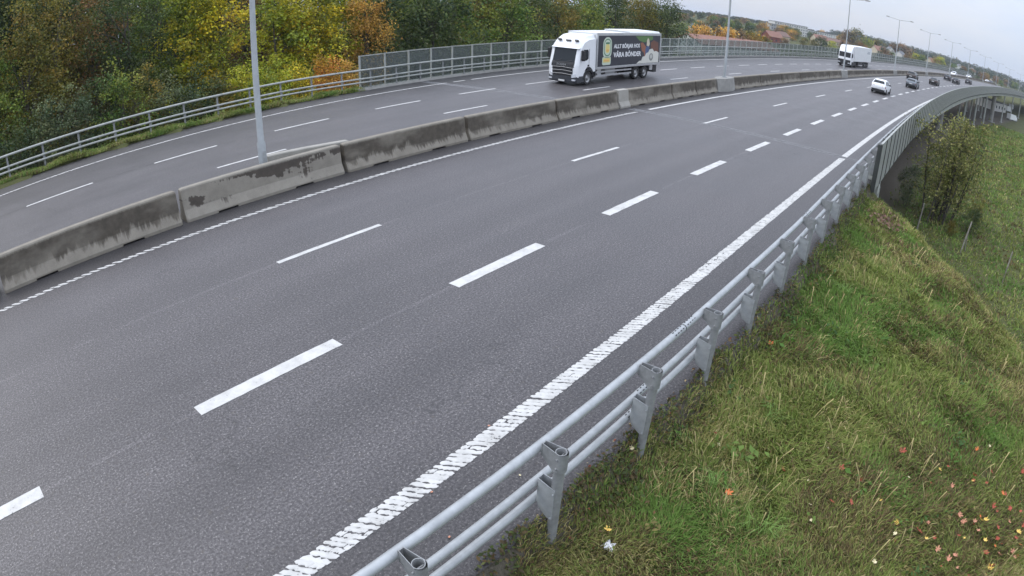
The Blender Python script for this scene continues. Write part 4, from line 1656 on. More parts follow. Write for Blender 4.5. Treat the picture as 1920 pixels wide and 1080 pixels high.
# style, paint, s of the car's middle, lane offset, direction, label
cars = [('suv', 'w', 75.0, 9.75, 0, 'white SUV with a dark rear window, last of the cars driving away'),
        ('hatch', 'grey', 100.5, 9.45, 0, 'blue grey hatchback just ahead of the white SUV'),
        ('suv', 'brown', 124.5, 13.7, 0, 'dark SUV in the left lane beside the blue grey hatchback'),
        ('sedan', 'brown', 129.0, 9.6, 0, 'dark saloon in the right lane two cars ahead of the white SUV'),
        ('hatch', 'dark', 171.0, 12.9, 0, 'small black car in the left lane far down the road near an oncoming white car'),
        ('sedan', 'dark', 166.0, 9.6, 0, 'small black car in the right lane far down the road'),
        ('hatch', 'dark', 192.0, 9.5, 0, 'tiny black car in the right lane, farthest of the cars driving away'),
        ('suv', 'w', 226.0, 20.9, 180, 'oncoming white car with a dark windscreen beyond the median barrier'),
        ('sedan', 'w', 262.0, 21.6, 180, 'distant oncoming white car far along the opposite carriageway'),
        ('hatch', 'w', 306.0, 21.0, 180, 'tiny white oncoming car at the far bend'),
        ('suv', 'blue', 322.0, 22.0, 180, 'tiny dark oncoming car at the far bend')]
protos = {}
for st_, pc, s, d, ang, lb in cars:
    key = (st_, pc)
    nm = 'car'
    if key not in protos:
        protos[key] = build_car(nm, st_, M['white_paint'] if pc == 'w' else PT[pc])
        o = protos[key]
    else:
        o = copy_tree(protos[key], child_map())
    place(o, s, d, ang)
    tag(o, lb, 'car', 'cars on the motorway')


# ---------------------------------------------------------------- trees
def lin(r, g, b, k=1.0):
    f = lambda v: (v / 255 / 12.92) if v / 255 <= 0.04045 else ((v / 255 + 0.055) / 1.055) ** 2.4
    return np.array([f(r), f(g), f(b)]) * k


def leaf_cards(P, size, col, rng, up=0.4, aspect=0.62, droop=0.0):
    """One four-cornered leaf per point."""
    n = len(P)
    nr = rng.normal(size=(n, 3))
    nr[:, 2] = np.abs(nr[:, 2]) + up
    nr /= np.linalg.norm(nr, axis=1)[:, None]
    t = rng.normal(size=(n, 3))
    t[:, 2] -= droop
    t -= nr * (t * nr).sum(1)[:, None]
    t /= np.linalg.norm(t, axis=1)[:, None] + 1e-9
    b = np.cross(nr, t)
    s = np.asarray(size)[:, None] * np.ones((n, 1))
    bend = nr * s * 0.12
    V = np.stack([P - t * s * .5, P + b * s * .5 * aspect + bend, P + t * s * .5, P - b * s * .5 * aspect + bend], 1).reshape(-1, 3)
    F = np.arange(4 * n).reshape(n, 4)
    C = np.repeat(col, 4, axis=0)
    return V, F, C


def crown_points(rng, H, rx, z0, nclump, nleaf, clump_r, shape='round'):
    """Clump centres through the crown's volume, then leaves about each clump."""
    rz = (H - z0) / 2
    u = rng.normal(size=(nclump, 3))
    u /= np.linalg.norm(u, axis=1)[:, None]
    r = rng.uniform(0.25, 1.0, nclump) ** 0.55
    c_ = u * r[:, None]
    if shape == 'round':
        w = 1.0 - 0.25 * c_[:, 2]
    elif shape == 'cone':
        w = 0.62 - 0.5 * c_[:, 2]
    else:
        w = 1.0 + 0 * c_[:, 2]
    lob = 1 + 0.28 * np.sin(3 * np.arctan2(u[:, 1], u[:, 0]) + rng.uniform(0, 6)) + 0.2 * np.sin(5 * u[:, 2] + rng.uniform(0, 6))
    C_ = np.stack([c_[:, 0] * rx * w * lob, c_[:, 1] * rx * w * lob, z0 + rz + c_[:, 2] * rz * (0.92 + 0.08 * lob)], 1)
    k = rng.integers(0, nclump, nleaf)
    cr_ = clump_r * rng.uniform(0.6, 1.3, nclump)
    P = C_[k] + rng.normal(size=(nleaf, 3)) * (cr_[k] * 0.55)[:, None] * [1, 1, 0.75]
    P[:, 2] = np.maximum(P[:, 2], 0.05)
    return P, k, C_


TREE_ME = {}


def tree_meshes(kind, seed, H, rx, z0, nclump, nleaf, leaf, clump_r, pal, shape='round', stems=1, droop=0.0, var=0.22, trunk_r=None):
    key = (kind, seed)
    if key in TREE_ME:
        return TREE_ME[key]
    rng = np.random.default_rng(seed)
    P, k, C_ = crown_points(rng, H, rx, z0, nclump, nleaf, clump_r, shape)
    pal = np.array(pal)
    pk = rng.integers(0, len(pal), nclump)
    cc = pal[pk][k] * (1 + rng.uniform(-.28, .28, nclump))[k][:, None]
    cc = cc * (1 + rng.uniform(-var, var, (nleaf, 1))) * (1 + rng.uniform(-.07, .07, (nleaf, 3)))
    if droop > 0:
        P[:, 2] -= np.abs(rng.normal(size=nleaf)) * droop * np.hypot(P[:, 0], P[:, 1]) / rx
    V, F, C2 = leaf_cards(P, leaf * rng.uniform(.6, 1.35, nleaf), np.clip(cc, 0.004, 0.9), rng, 0.35, 0.66, droop)
    cm_ = np_mesh('crown', V, F, False, C2)
    cm_.materials.append(M['leaf'])
    mb = MB()
    tr_ = trunk_r or 0.016 * H
    for q in range(stems):
        a = 2 * math.pi * q / stems + rng.uniform(-.4, .4)
        sx, sy = (0, 0) if stems == 1 else (0.35 * math.cos(a), 0.35 * math.sin(a))
        tip = np.array([sx * 3 + rng.uniform(-.4, .4), sy * 3 + rng.uniform(-.4, .4), z0 + (H - z0) * rng.uniform(.55, .8)])
        rr = tr_ / (1 if stems == 1 else 2.0)
        pts = [np.array([sx, sy, -0.5]), np.array([sx * 1.2, sy * 1.2, H * .12]), np.array([sx, sy, 0]) * 1.4 + tip * .45 * [1, 1, 1], tip]
        mb.tube([tuple(p) for p in pts], [rr * 1.3, rr, rr * .7, rr * .18], 8)
        for b in range(7):
            t0 = rng.uniform(.3, .9)
            b0 = pts[1] * (1 - t0) + tip * t0
            ce = C_[rng.integers(0, nclump)]
            mid = (b0 + ce) / 2 + [0, 0, .3]
            mb.tube([tuple(b0), tuple(mid), tuple(ce)], [rr * .4, rr * .25, rr * .07], 5)
    tm = mb.mesh('trunk', True)
    tm.materials.append(M['bark'])
    TREE_ME[key] = (tm, cm_)
    return TREE_ME[key]


PAL = {
    'dgreen': [lin(58, 72, 38), lin(70, 84, 42), lin(48, 64, 38), lin(82, 92, 48)],
    'green': [lin(86, 108, 44), lin(104, 122, 52), lin(72, 96, 44), lin(118, 124, 50)],
    'greygreen': [lin(88, 98, 66), lin(74, 88, 60), lin(102, 108, 72), lin(64, 78, 52)],
    'olive': [lin(100, 98, 42), lin(118, 110, 46), lin(84, 88, 42), lin(126, 108, 44)],
    'gold': [lin(150, 116, 34), lin(132, 104, 38), lin(110, 100, 42), lin(164, 130, 36)],
    'rust': [lin(132, 98, 58), lin(116, 90, 54), lin(142, 110, 66), lin(106, 90, 52)],
    'yellow': [lin(186, 168, 40), lin(168, 158, 44), lin(200, 176, 52), lin(140, 140, 46), lin(112, 120, 44)],
    'lime': [lin(150, 154, 44), lin(128, 138, 46), lin(172, 164, 50), lin(102, 116, 44)],
    'orange': [lin(186, 128, 52), lin(172, 108, 46), lin(180, 142, 58), lin(150, 118, 48)],
    'ochre': [lin(176, 138, 66), lin(160, 124, 58), lin(190, 150, 72), lin(140, 118, 60)],
    'brown': [lin(120, 92, 60), lin(104, 84, 56), lin(134, 106, 66), lin(92, 80, 52)],
}
for k_ in PAL:
    PAL[k_] = [np.clip(q * 1.25, 0, .85) for q in PAL[k_]]

XA = [-1200, 0, 100, 190, 290, 390, 490, 590, 690, 790, 890, 990, 1090, 1190, 1290, 1380, 1479, 1578, 1675, 1771, 1865, 1956]
AA = [-112, -49.3, -43.8, -39, -34, -29, -24, -19, -14, -9, -4, 1, 6, 11, 15.6, 20, 25, 30, 35, 40, 45, 50]


def bearing(col):
    return float(np.interp(col, XA, AA))


def put_tree(kind, seed, x, y, spec, pal, label, cat='tree', group='trees along the far side of the motorway', scale=1.0, rz=None, name=None):
    tm, cm_ = tree_meshes(kind, seed, *spec[:7], PAL[pal], **(spec[7] if len(spec) > 7 else {}))
    z = float(ground_z([x], [y])[0])
    r = empty(name or 'tree', (x, y, z - 0.1), random.uniform(0, 6.28) if rz is None else rz)
    r.scale = (scale, scale, scale * random.uniform(.95, 1.06))
    link('trunk', tm, None, r)
    link('crown', cm_, None, r)
    return tag(r, label, cat, group)


def sd_az(col, d):
    """Ground point seen along a bearing at offset d from the road's axis near the camera."""
    a = R(bearing(col))
    Ds = np.linspace(20, 320, 1500)
    s, dd = to_sd(Ds * math.sin(a), Ds * math.cos(a))
    i = int(np.argmax(dd >= d))
    return float(Ds[i] * math.sin(a)), float(Ds[i] * math.cos(a))


BIG = lambda H, rx, z0=1.5, n=9000, lf=.20, cr=1.0, **k: (H, rx, z0, int(60 + rx * 14), n, lf, cr, k)
T_L = [
    # column, offset, kind, palette, spec, label
    (-260, 47, 'dgreen', BIG(14, 3.8), 'dark green tree out past the left edge of the photo', 1),
    (-120, 46, 'olive', BIG(15, 4.0), 'olive tree just past the left edge of the photo', 2),
    (-30, 47, 'green', BIG(15, 3.6), 'green tree at the very left edge above the far guardrail', 3),
    (48, 48, 'olive', BIG(15, 3.4), 'olive brown tree second from the left edge, behind low bushes', 4),
    (102, 51, 'olive', BIG(16, 3.6), 'dull olive and gold tree left of the rust brown tree', 5),
    (172, 53, 'rust', BIG(16, 3.3), 'rust brown tree between the gold tree and the dark green tree', 6),
    (240, 49, 'dgreen', BIG(15, 3.5), 'dark green tree right of the rust brown tree', 7),
    (298, 52, 'green', BIG(16, 3.3), 'mid green tree left of the yellow flecked trees', 8),
    (352, 50, 'lime', BIG(15, 3.2, lf=.24), 'yellow green tree left of the nearest lamp column', 9),
    (408, 48, 'yellow', BIG(14, 2.7, lf=.26), 'bright yellow tree just left of the nearest lamp column', 10),
    (462, 53, 'brown', BIG(16, 2.7), 'thin dark brown tree directly behind the nearest lamp column', 11),
    (520, 47, 'lime', BIG(14, 3.0, lf=.27), 'lime and yellow tree just right of the nearest lamp column', 12),
    (575, 48, 'yellow', BIG(14.5, 3.0, lf=.27), 'broad yellow tree above the orange bush', 13),
    (632, 49, 'lime', BIG(14.5, 2.8, lf=.25), 'yellow green tree left of the golden weeping tree', 14),
    (688, 46, 'ochre', BIG(13.5, 2.4, 1.0, droop=.8), 'golden brown weeping tree at the start of the bridge screens', 15),
]
for col, d, pal, spec, lb, sd_ in T_L:
    x, y = sd_az(col, d)
    put_tree('left', sd_, x, y, spec, pal, lb)
back = ['dgreen', 'green', 'dgreen', 'olive', 'dgreen', 'brown', 'dgreen', 'olive', 'dgreen', 'green', 'dgreen']
for q, col in enumerate((-30, 15, 55, 95)):
    x, y = sd_az(col, 58)
    put_tree('rear', 50 + q % 2, x, y, BIG(25, 6.2, 1.0, 11000, .36, 1.5), 'dgreen', 'tall dark tree closing the gaps at the upper left corner of the photo', scale=.8)
for q, col in enumerate((-300, -200, -110, -50, 5, 60, 115, 170, 225, 280, 335, 390, 450, 510)):
    x, y = sd_az(col, 74 + (q % 2) * 4)
    put_tree('rear', 50 + q % 2, x, y, BIG(25, 6.2, 1.0, 11000, .36, 1.5), 'dgreen', 'tall dark tree of the rearmost row, closing the gaps behind the autumn trees')
for q, col in enumerate((-190, -80, 10, 75, 140, 205, 270, 325, 385, 440, 495, 550, 605, 660, 720)):
    x, y = sd_az(col, 61 + (q % 3) * 3)
    put_tree('back', 30 + q % 4, x, y, BIG(18, 4.4, 1.0, 8000, .26, 1.2), back[q % 4], 'tall dark tree of the second row, seen only through gaps between the autumn trees', scale=1.0)

BUSH = lambda H, rx, n=4200, lf=.15, **k: (H, rx, 0.0, int(40 + rx * 16), n, lf, .55, dict(stems=4, trunk_r=.06, **k))
T_B = [
    (-60, 37.6, 'dgreen', BUSH(5, 2.2), 'dark bush past the left edge behind the guardrail'),
    (12, 37.6, 'dgreen', BUSH(5.2, 2.0), 'dark green bush at the left edge right behind the far guardrail'),
    (70, 38.4, 'greygreen', BUSH(5.6, 2.0), 'grey green bush second from the left edge behind the far guardrail'),
    (128, 38.6, 'greygreen', BUSH(6.4, 2.1), 'taller grey green bush below the rust brown tree'),
    (182, 39.0, 'dgreen', BUSH(7.2, 1.8), 'dark bluish green bush below the dark green tree'),
    (222, 37.8, 'green', BUSH(6.8, 1.7), 'fresh green bush right of the bluish green bush'),
    (262, 38.4, 'olive', BUSH(6.2, 1.8), 'olive bush with brown tips behind the far guardrail'),
    (312, 38.2, 'greygreen', BUSH(5.6, 1.8), 'dull green bush left of the yellow flecked thicket'),
    (362, 38.5, 'dgreen', BUSH(5.8, 1.8), 'dark bush in shade below the yellow green tree'),
    (408, 38.3, 'olive', BUSH(4.8, 1.5), 'olive bush below the bright yellow tree'),
    (452, 38.4, 'lime', BUSH(5.2, 1.5), 'yellow green bush left of the foot of the nearest lamp column'),
    (510, 38.2, 'lime', BUSH(5.0, 1.6), 'yellow green bush right of the nearest lamp column'),
    (556, 38.0, 'yellow', BUSH(4.6, 1.4), 'yellow bush left of the orange bush'),
    (606, 37.8, 'orange', BUSH(4.9, 1.3), 'orange bush behind the far guardrail'),
    (650, 38.0, 'ochre', BUSH(4.6, 1.3), 'ochre bush right of the orange bush'),
    (694, 38.6, 'ochre', BUSH(4.6, 1.2, droop=.5), 'straw coloured bush at the end of the bridge screens'),
]
for q, (col, d, pal, spec, lb) in enumerate(T_B):
    x, y = sd_az(col, d)
    put_tree('bush', 60 + q, x, y, spec, pal, lb, 'bush', 'bushes behind the far guardrail', name='bush')

MID = lambda H, rx, n=5200, lf=.34: (H, rx, 1.0, int(60 + rx * 9), n, lf, 1.3, {})
T_M = [
    (728, 47, 'dgreen', 'dark green tree just right of the golden weeping tree'), (768, 52, 'green', 'green tree behind the first bridge screens'),
    (812, 47, 'dgreen', 'darkest green tree behind the bridge screens, left of the soft yellow green tree'), (852, 50, 'green', 'soft yellow green tree behind the bridge screens'),
    (900, 54, 'olive', 'olive tree behind the bridge screens left of the lorry'), (945, 50, 'green', 'mid green tree behind the screens just left of the lorry'),
    (992, 56, 'dgreen', 'dark green tree behind the front of the lorry'), (1042, 58, 'olive', 'olive green tree above the cab of the lorry'),
    (1095, 60, 'green', 'green tree above the box of the lorry'), (1150, 64, 'dgreen', 'dark green tree above the rear half of the lorry'),
    (1200, 66, 'olive', 'olive tree above the tail of the lorry'), (1246, 64, 'dgreen', 'last dark green tree, right of the lorry, where the view opens to the town'),
]
for q, (col, d, pal, lb) in enumerate(T_M):
    x, y = sd_az(col, d)
    D = math.hypot(x, y)
    put_tree('mid' + pal, 90 + q % 3, x, y, MID(13.5 if q < 11 else 10.5, 4.2 if q < 9 else 3.8), pal, lb, group='trees behind the bridge screens', scale=1.0 + 0.0016 * (D - 60))
for q, col in enumerate((700, 760, 830, 880, 930, 970, 1020, 1075, 1120, 1180, 1225)):
    x, y = sd_az(col, 74)
    put_tree('mid' + ('dgreen', 'olive')[q % 2], 97 + q % 2, x, y, MID(15, 4.6), ('dgreen', 'olive')[q % 2], 'hazy dark tree in the farther row behind the bridge screens', group='trees behind the bridge screens', scale=1.15)

# young many-stemmed tree below the parapet on the right
YT = empty('young_tree', (31.4, 35.0, float(ground_z([31.4], [35.0])[0]) - .1))
tag(YT, 'thin many-stemmed young tree with sparse yellowing leaves beside the parapet wall', 'tree')
rng = np.random.default_rng(5)
P_all = []
for q in range(13):
    b0 = np.array([rng.uniform(-2.0, 2.0), rng.uniform(-1.2, 1.2), 0])
    tip = b0 * [1.5, 1.5, 1] + [rng.uniform(-.8, .8), rng.uniform(-.8, .8), rng.uniform(5.6, 8.2)]
    mid = (b0 + tip) / 2 + [rng.uniform(-.25, .25), rng.uniform(-.25, .25), 0]
    mb = MB()
    mb.tube([tuple(b0 - [0, 0, .3]), tuple(mid), tuple(tip)], [.075, .05, .015], 6)
    br = []
    for b in range(20):
        t = rng.uniform(.3, 1) if rng.random() < .85 else rng.uniform(.08, .3)
        s0 = b0 * (1 - t) + tip * t
        s1 = s0 + [rng.normal() * 1.0, rng.normal() * 1.0, rng.uniform(.0, .9)]
        mb.tube([tuple(s0), tuple((s0 + s1) / 2 + [0, 0, .08]), tuple(s1)], [.02, .014, .005], 4)
        br.append((s0, s1))
    mb.build('stem', M['bark'], YT, True)
    for s0, s1 in br:
        t = rng.uniform(.2, 1.1, 34)[:, None]
        P_all.append(s0 * (1 - t) + s1 * t + rng.normal(size=(34, 3)) * .24)
P_all = np.concatenate(P_all)
pk = np.array([lin(124, 128, 64), lin(144, 142, 80), lin(108, 114, 58), lin(160, 152, 98), lin(98, 104, 54)])
cc = pk[rng.integers(0, 5, len(P_all))] * rng.uniform(.8, 1.25, (len(P_all), 1))
V, F, C2 = leaf_cards(P_all,   .19 * rng.uniform(.6, 1.3, len(P_all)), cc, rng, .35, .7)
me = np_mesh('crown', V, F, False, C2)
me.materials.append(M['leaf'])
link('crown', me, None, YT)
for q, (x, y, sc, pal, lb) in enumerate(((33.4, 32.6, .42, 'olive', 'low olive bush at the foot of the young tree'), (29.6, 37.0, .55, 'greygreen', 'grey green bush squeezed between the young tree and the bridge'),
                                         (36.5, 35.5, .36, 'green', 'small green bush right of the young tree'), (30.2, 31.6, .3, 'brown', 'small brownish shrub left of the fence posts'))):
    put_tree('bush', 60 + (q * 3) % 12, x, y, T_B[(q * 3) % 12][3], T_B[(q * 3) % 12][2], lb, 'bush', 'bushes below the bridge', scale=sc, name='bush')


# ---------------------------------------------------------------- grass
def vnoise(x, y, sc, seed):
    rg = np.random.default_rng(seed)
    G_ = rg.random((64, 64))
    u, v = x / sc, y / sc
    i, j = np.floor(u).astype(int), np.floor(v).astype(int)
    fu, fv = u - i, v - j
    fu, fv = fu * fu * (3 - 2 * fu), fv * fv * (3 - 2 * fv)
    g_ = lambda a, b: G_[a % 64, b % 64]
    return (g_(i, j) * (1 - fu) + g_(i + 1, j) * fu) * (1 - fv) + (g_(i, j + 1) * (1 - fu) + g_(i + 1, j + 1) * fu) * fv


GRN = np.array([lin(122, 136, 68), lin(134, 144, 78), lin(112, 130, 62), lin(144, 148, 86)])
DRY = np.array([lin(166, 156, 104), lin(152, 144, 90), lin(142, 134, 82), lin(182, 170, 120)])
BRN = np.array([lin(116, 100, 70), lin(100, 88, 62), lin(130, 110, 78), lin(88, 82, 56)])


def grass(name, x, y, length, width, rng, dry_bias=0.0, lush=0.0, label=None, zoff=0.0):
    n = len(x)
    z = ground_z(x, y) - 0.02 + zoff
    pn = vnoise(x, y, 1.7, 1) * .55 + vnoise(x, y, .6, 2) * .45
    bn = vnoise(x + 31, y, 2.6, 3) * .6 + vnoise(x, y + 9, .8, 4) * .4
    r = rng.random(n)
    dry = r < np.clip((pn - .45 + dry_bias) * 1.5, .06, .5)
    brn = (~dry) & (rng.random(n) < np.clip((bn - .5) * 2.0 + .35 * np.exp(-((x - 9) ** 2 + (y - 4.5) ** 2) / 9), .04, .6))
    k = rng.integers(0, 4, n)
    col = GRN[k]
    lushn = np.clip((vnoise(x, y + 50, 1.3, 6) - .45) * 3 + lush, 0, 1)[:, None]
    lushn = lushn * .7
    col = col * (1 - lushn) + np.array([lin(92, 128, 58)]) * lushn
    col = np.where(dry[:, None], DRY[k], col)
    col = np.where(brn[:, None], BRN[k], col)
    col = col * rng.uniform(.84, 1.2, (n, 1))
    L = length * rng.uniform(.5, 1.25, n) * (0.65 + 0.8 * vnoise(x, y, .9, 5))
    az = rng.uniform(0, 2 * math.pi, n)
    lean_a = 2 * math.pi * vnoise(x, y, 1.1, 8) * 1.6 + rng.normal(size=n) * .9
    lean = np.clip(rng.normal(.75, .35, n), .1, 1.6)
    dx, dy = np.cos(lean_a), np.sin(lean_a)
    wx, wy = -np.sin(az) * width / 2, np.cos(az) * width / 2
    base = np.stack([x, y, z], 1)
    mid = base + np.stack([dx * L * .28 * lean, dy * L * .28 * lean, L * .55], 1)
    tip = base + np.stack([dx * L * .8 * lean, dy * L * .8 * lean, L * np.clip(.98 - .42 * lean, .18, 1)], 1)
    w = np.stack([wx, wy, np.zeros(n)], 1)
    V = np.stack([base - w, base + w, mid + w * .85, mid - w * .85, tip + w * .18, tip - w * .18], 1).reshape(-1, 3)
    q = np.arange(n)[:, None] * 6
    F = np.concatenate([q + [0, 1, 2, 3], q + [3, 2, 4, 5]])
    me = np_mesh(name, V, F, False, np.repeat(col, 6, axis=0))
    me.materials.append(M['grass'])
    o = link(name, me)
    tag(o, label, None, None, 'stuff')
    return o


rng = np.random.default_rng(21)


def scatter(n, a0, a1, d0, d1, power):
    a = np.radians(rng.uniform(a0, a1, n))
    u = rng.random(n)
    e = 2 - power
    D = (d0 ** e + u * (d1 ** e - d0 ** e)) ** (1 / e)
    return D * np.sin(a), D * np.cos(a), D


x, y, D = scatter(400000, 2, 74, 3.4, 36, 1.45)
s, d = to_sd(x, y)
edge = edge_d(s)
sc_ = np.where(d < 2, 27.2 + (d - 2) * 1.28, 27.6)
keep = (d < edge + .12 + .26 * (vnoise(x, y, .35, 9) - .6)) & (s < sc_ + 9) & ~((s > 25.2) & (d > 1.8))
bare = vnoise(x, y, .55, 10) * .6 + vnoise(x, y, .22, 11) * .4
near = np.clip(1 - (edge - d) / .75, 0, 1)
keep &= rng.random(len(x)) > np.clip(near * .8 - bare * .75, 0, .75)
keep &= rng.random(len(x)) > np.clip((bare - .68) * 3, 0, .8)
x, y, D = x[keep], y[keep], D[keep]
low = np.clip((edge[keep] - d[keep]) / .7 + .5, .55, 1)
grass('verge_grass', x, y, (.20 + .002 * D) * low, .0085 + .0011 * D, rng, -0.02, 0.0, 'rough mixed green and straw coloured grass on the verge beside the guardrail', .09 * np.exp(-((edge[keep] - d[keep] - .12) / .22) ** 2))
x, y, D = scatter(170000, 30, 75, 24, 230, 1.25)
s, d = to_sd(x, y)
sc_ = np.where(d < 2, 27.2 + (d - 2) * 1.28, 27.6)
keep = (d < 3.2) & (s > sc_ + 3)
keep &= rng.random(len(x)) > np.clip((d + .3) / 2.6, 0, .85)
x, y, D = x[keep], y[keep], D[keep]
grass('meadow_grass', x, y, .16 + .0028 * D, .010 + .0016 * D, rng, -0.16, 0.25, 'green meadow grass on the low ground beyond the embankment')
# strip of grass below the far guardrail
n = 26000
s = rng.uniform(-12, 23, n)
d = 32.45 + np.abs(rng.normal(0, .75, n))
pp = rp(s, d, 0)
grass('verge_grass', pp[:, 0], pp[:, 1], .26, .03, rng, 0.05, 0.1, 'thin strip of grass under the far guardrail')
x, y, D = scatter(40000, -60, 14, 36, 70, 1.0)
s, d = to_sd(x, y)
k_ = (d > 33.6) & (s < 60)
grass('bank_grass', x[k_], y[k_], .6, .06, rng, 0.0, 0.0, 'tangled grass on the bank under the autumn trees')

# dead seed stalks standing above the verge
x, y, D = scatter(1500, 6, 70, 4.5, 27, 1.2)
s, d = to_sd(x, y)
k_ = (d < edge_d(s) - .5) & (s < 27.2 + (d - 2) * 1.28 + 4) & (vnoise(x, y, 1.2, 17) > .5)
x, y, D = x[k_], y[k_], D[k_]
n = len(x)
z = ground_z(x, y)
h = rng.uniform(.28, .6, n)
a = rng.uniform(0, 6.28, n)
le = h * rng.uniform(.1, .6, n)
b = np.stack([x, y, z], 1)
tp = b + np.stack([np.cos(a) * le, np.sin(a) * le, h * .9], 1)
md = (b + tp) / 2 + np.stack([np.zeros(n), np.zeros(n), h * .12], 1)
w_ = np.stack([-np.sin(a), np.cos(a), np.zeros(n)], 1) * (.003 + .00025 * D)[:, None]
V = np.stack([b - w_, b + w_, md + w_, md - w_, tp + w_ * 2.2, tp - w_ * 2.2], 1).reshape(-1, 3)
q_ = np.arange(n)[:, None] * 6
me = np_mesh('seed_stalks', V, np.concatenate([q_ + [0, 1, 2, 3], q_ + [3, 2, 4, 5]]), False, np.repeat(lin(190, 174, 124) * rng.uniform(.7, 1.15, (n, 1)), 6, axis=0))
me.materials.append(M['grass'])
tag(link('seed_stalks', me), 'thin dead seed stalks standing above the verge grass', None, None, 'stuff')

# broad-leaved weeds on the verge
Vs, Fs, Cs, n0 = [], [], [], 0
for _ in range(150):
    a, D_ = R(rng.uniform(8, 66)), rng.uniform(5.2, 30) ** 1
    x0, y0 = D_ * math.sin(a), D_ * math.cos(a)
    s, d = (float(q[0]) for q in to_sd([x0], [y0]))
    if d > float(edge_d(s)) - .15 or s > 27 + (d - 2) * 1.28 + 6:
        continue
    nl = rng.integers(8, 22)
    sz = rng.uniform(.05, .13)
    P_ = np.stack([x0 + rng.normal(0, sz * 1.2, nl), y0 + rng.normal(0, sz * 1.2, nl), np.zeros(nl)], 1)
    P_[:, 2] = float(ground_z([x0], [y0])[0]) + rng.uniform(.05, .22, nl)
    bc = [lin(86, 120, 50), lin(104, 128, 58), lin(74, 104, 50), lin(130, 120, 70)][rng.integers(0, 4)]
    V, F, C2 = leaf_cards(P_, sz * rng.uniform(.8, 1.6, nl), bc * rng.uniform(.8, 1.2, (nl, 1)), rng, .8, .5)
    Vs.append(V)
    Fs.append(F + n0)
    Cs.append(C2)
    n0 += len(V)
me = np_mesh('weeds', np.concatenate(Vs), np.concatenate(Fs), False, np.concatenate(Cs))
me.materials.append(M['leaf'])
tag(link('weeds', me), 'low broad-leaved weeds scattered through the verge grass', None, None, 'stuff')

n = 9000
s = rng.uniform(1.2, 26, n)
d = edge_d(s) + .14 - np.abs(rng.normal(0, .32, n))
ok = vnoise(s * 1.0, d, .7, 14) + rng.random(n) * .5 > .72
pp = rp(s[ok], d[ok], 0)
P_ = np.stack([pp[:, 0], pp[:, 1], ground_z(pp[:, 0], pp[:, 1]) + rng.uniform(.05, .2, len(pp))], 1)
cl = np.array([lin(84, 98, 48), lin(104, 110, 60), lin(110, 92, 62), lin(72, 82, 44), lin(92, 78, 56)])
V, F, C2 = leaf_cards(P_, rng.uniform(.035, .10, len(P_)), cl[rng.integers(0, 5, len(P_))] * rng.uniform(.7, 1.25, (len(P_), 1)), rng, .8, .55)
me = np_mesh('ground_cover', V, F, False, C2)
me.materials.append(M['leaf'])
tag(link('ground_cover', me), 'moss, clover and dead leaves creeping over the edge of the asphalt', None, None, 'stuff')

# long-bladed tufts that stand out of the verge
for q, (x0, y0) in enumerate(((3.05, 6.05), (2.55, 6.9), (4.6, 7.6), (6.2, 8.4), (3.6, 5.1), (8.6, 12.5))):
    n = int(rng.integers(14, 34))
    xx, yy = x0 + rng.normal(0, .09, n), y0 + rng.normal(0, .09, n)
    zz = ground_z(xx, yy)
    a = rng.uniform(0, 6.28, n)
    ln = rng.uniform(.28, .5, n)
    Vt, Ft = [], []
    for k in range(n):
        dx, dy = math.cos(a[k]), math.sin(a[k])
        b = np.array([xx[k], yy[k], zz[k]])
        w = np.array([-dy, dx, 0]) * .0045
        m1 = b + [dx * ln[k] * .25, dy * ln[k] * .25, ln[k] * .6]
        t1 = b + [dx * ln[k] * .75, dy * ln[k] * .75, ln[k] * .55]
        Vt += [b - w, b + w, m1 + w, m1 - w, t1 + w * .2, t1 - w * .2]
        Ft += [[k * 6, k * 6 + 1, k * 6 + 2, k * 6 + 3], [k * 6 + 3, k * 6 + 2, k * 6 + 4, k * 6 + 5]]
    c0 = lin(118, 146, 78)
    V_ = np.array(Vt) - [x0, y0, zz[0]]
    me = np_mesh('grass_tuft', V_, np.array(Ft), False, np.repeat(c0 * rng.uniform(.8, 1.3, (n, 1)), 6, axis=0))
    me.materials.append(M['grass'])
    o = link('grass_tuft', me)
    o.location = (x0, y0, zz[0])
    tag(o, 'long arching bright green tuft of grass standing out of the verge', 'grass tuft', 'tall tufts in the verge grass')


# ---------------------------------------------------------------- fallen leaves and scraps
def maple(size, rng):
    pts = []
    for k in range(5):
        a = math.pi / 2 + (k - 2) * R(52)
        r = size * (1.0, .82, .60)[abs(k - 2)] * .55
        pts += [(r * .42 * math.cos(a - R(24)), r * .42 * math.sin(a - R(24))), (r * .78 * math.cos(a - R(13)), r * .78 * math.sin(a - R(13))), (r * math.cos(a), r * math.sin(a)), (r * .78 * math.cos(a + R(13)), r * .78 * math.sin(a + R(13)))]
    pts += [(-.02 * size, -.28 * size), (.02 * size, -.28 * size)]
    mb = MB()
    curl = rng.uniform(.5, 2.2)
    top = [(x, y, curl * (x * x + .6 * y * y) / size + rng.uniform(0, .006)) for x, y in pts]
    n = len(top)
    mb.add([(0, 0, 0.0)] + top + [(0, 0, -.002)] + [(p[0], p[1], p[2] - .002) for p in top],
           [(0, k + 1, (k + 1) % n + 1) for k in range(n)] + [(n + 1, n + 2 + (k + 1) % n, n + 2 + k) for k in range(n)])
    return mb.mesh('fallen_leaf')


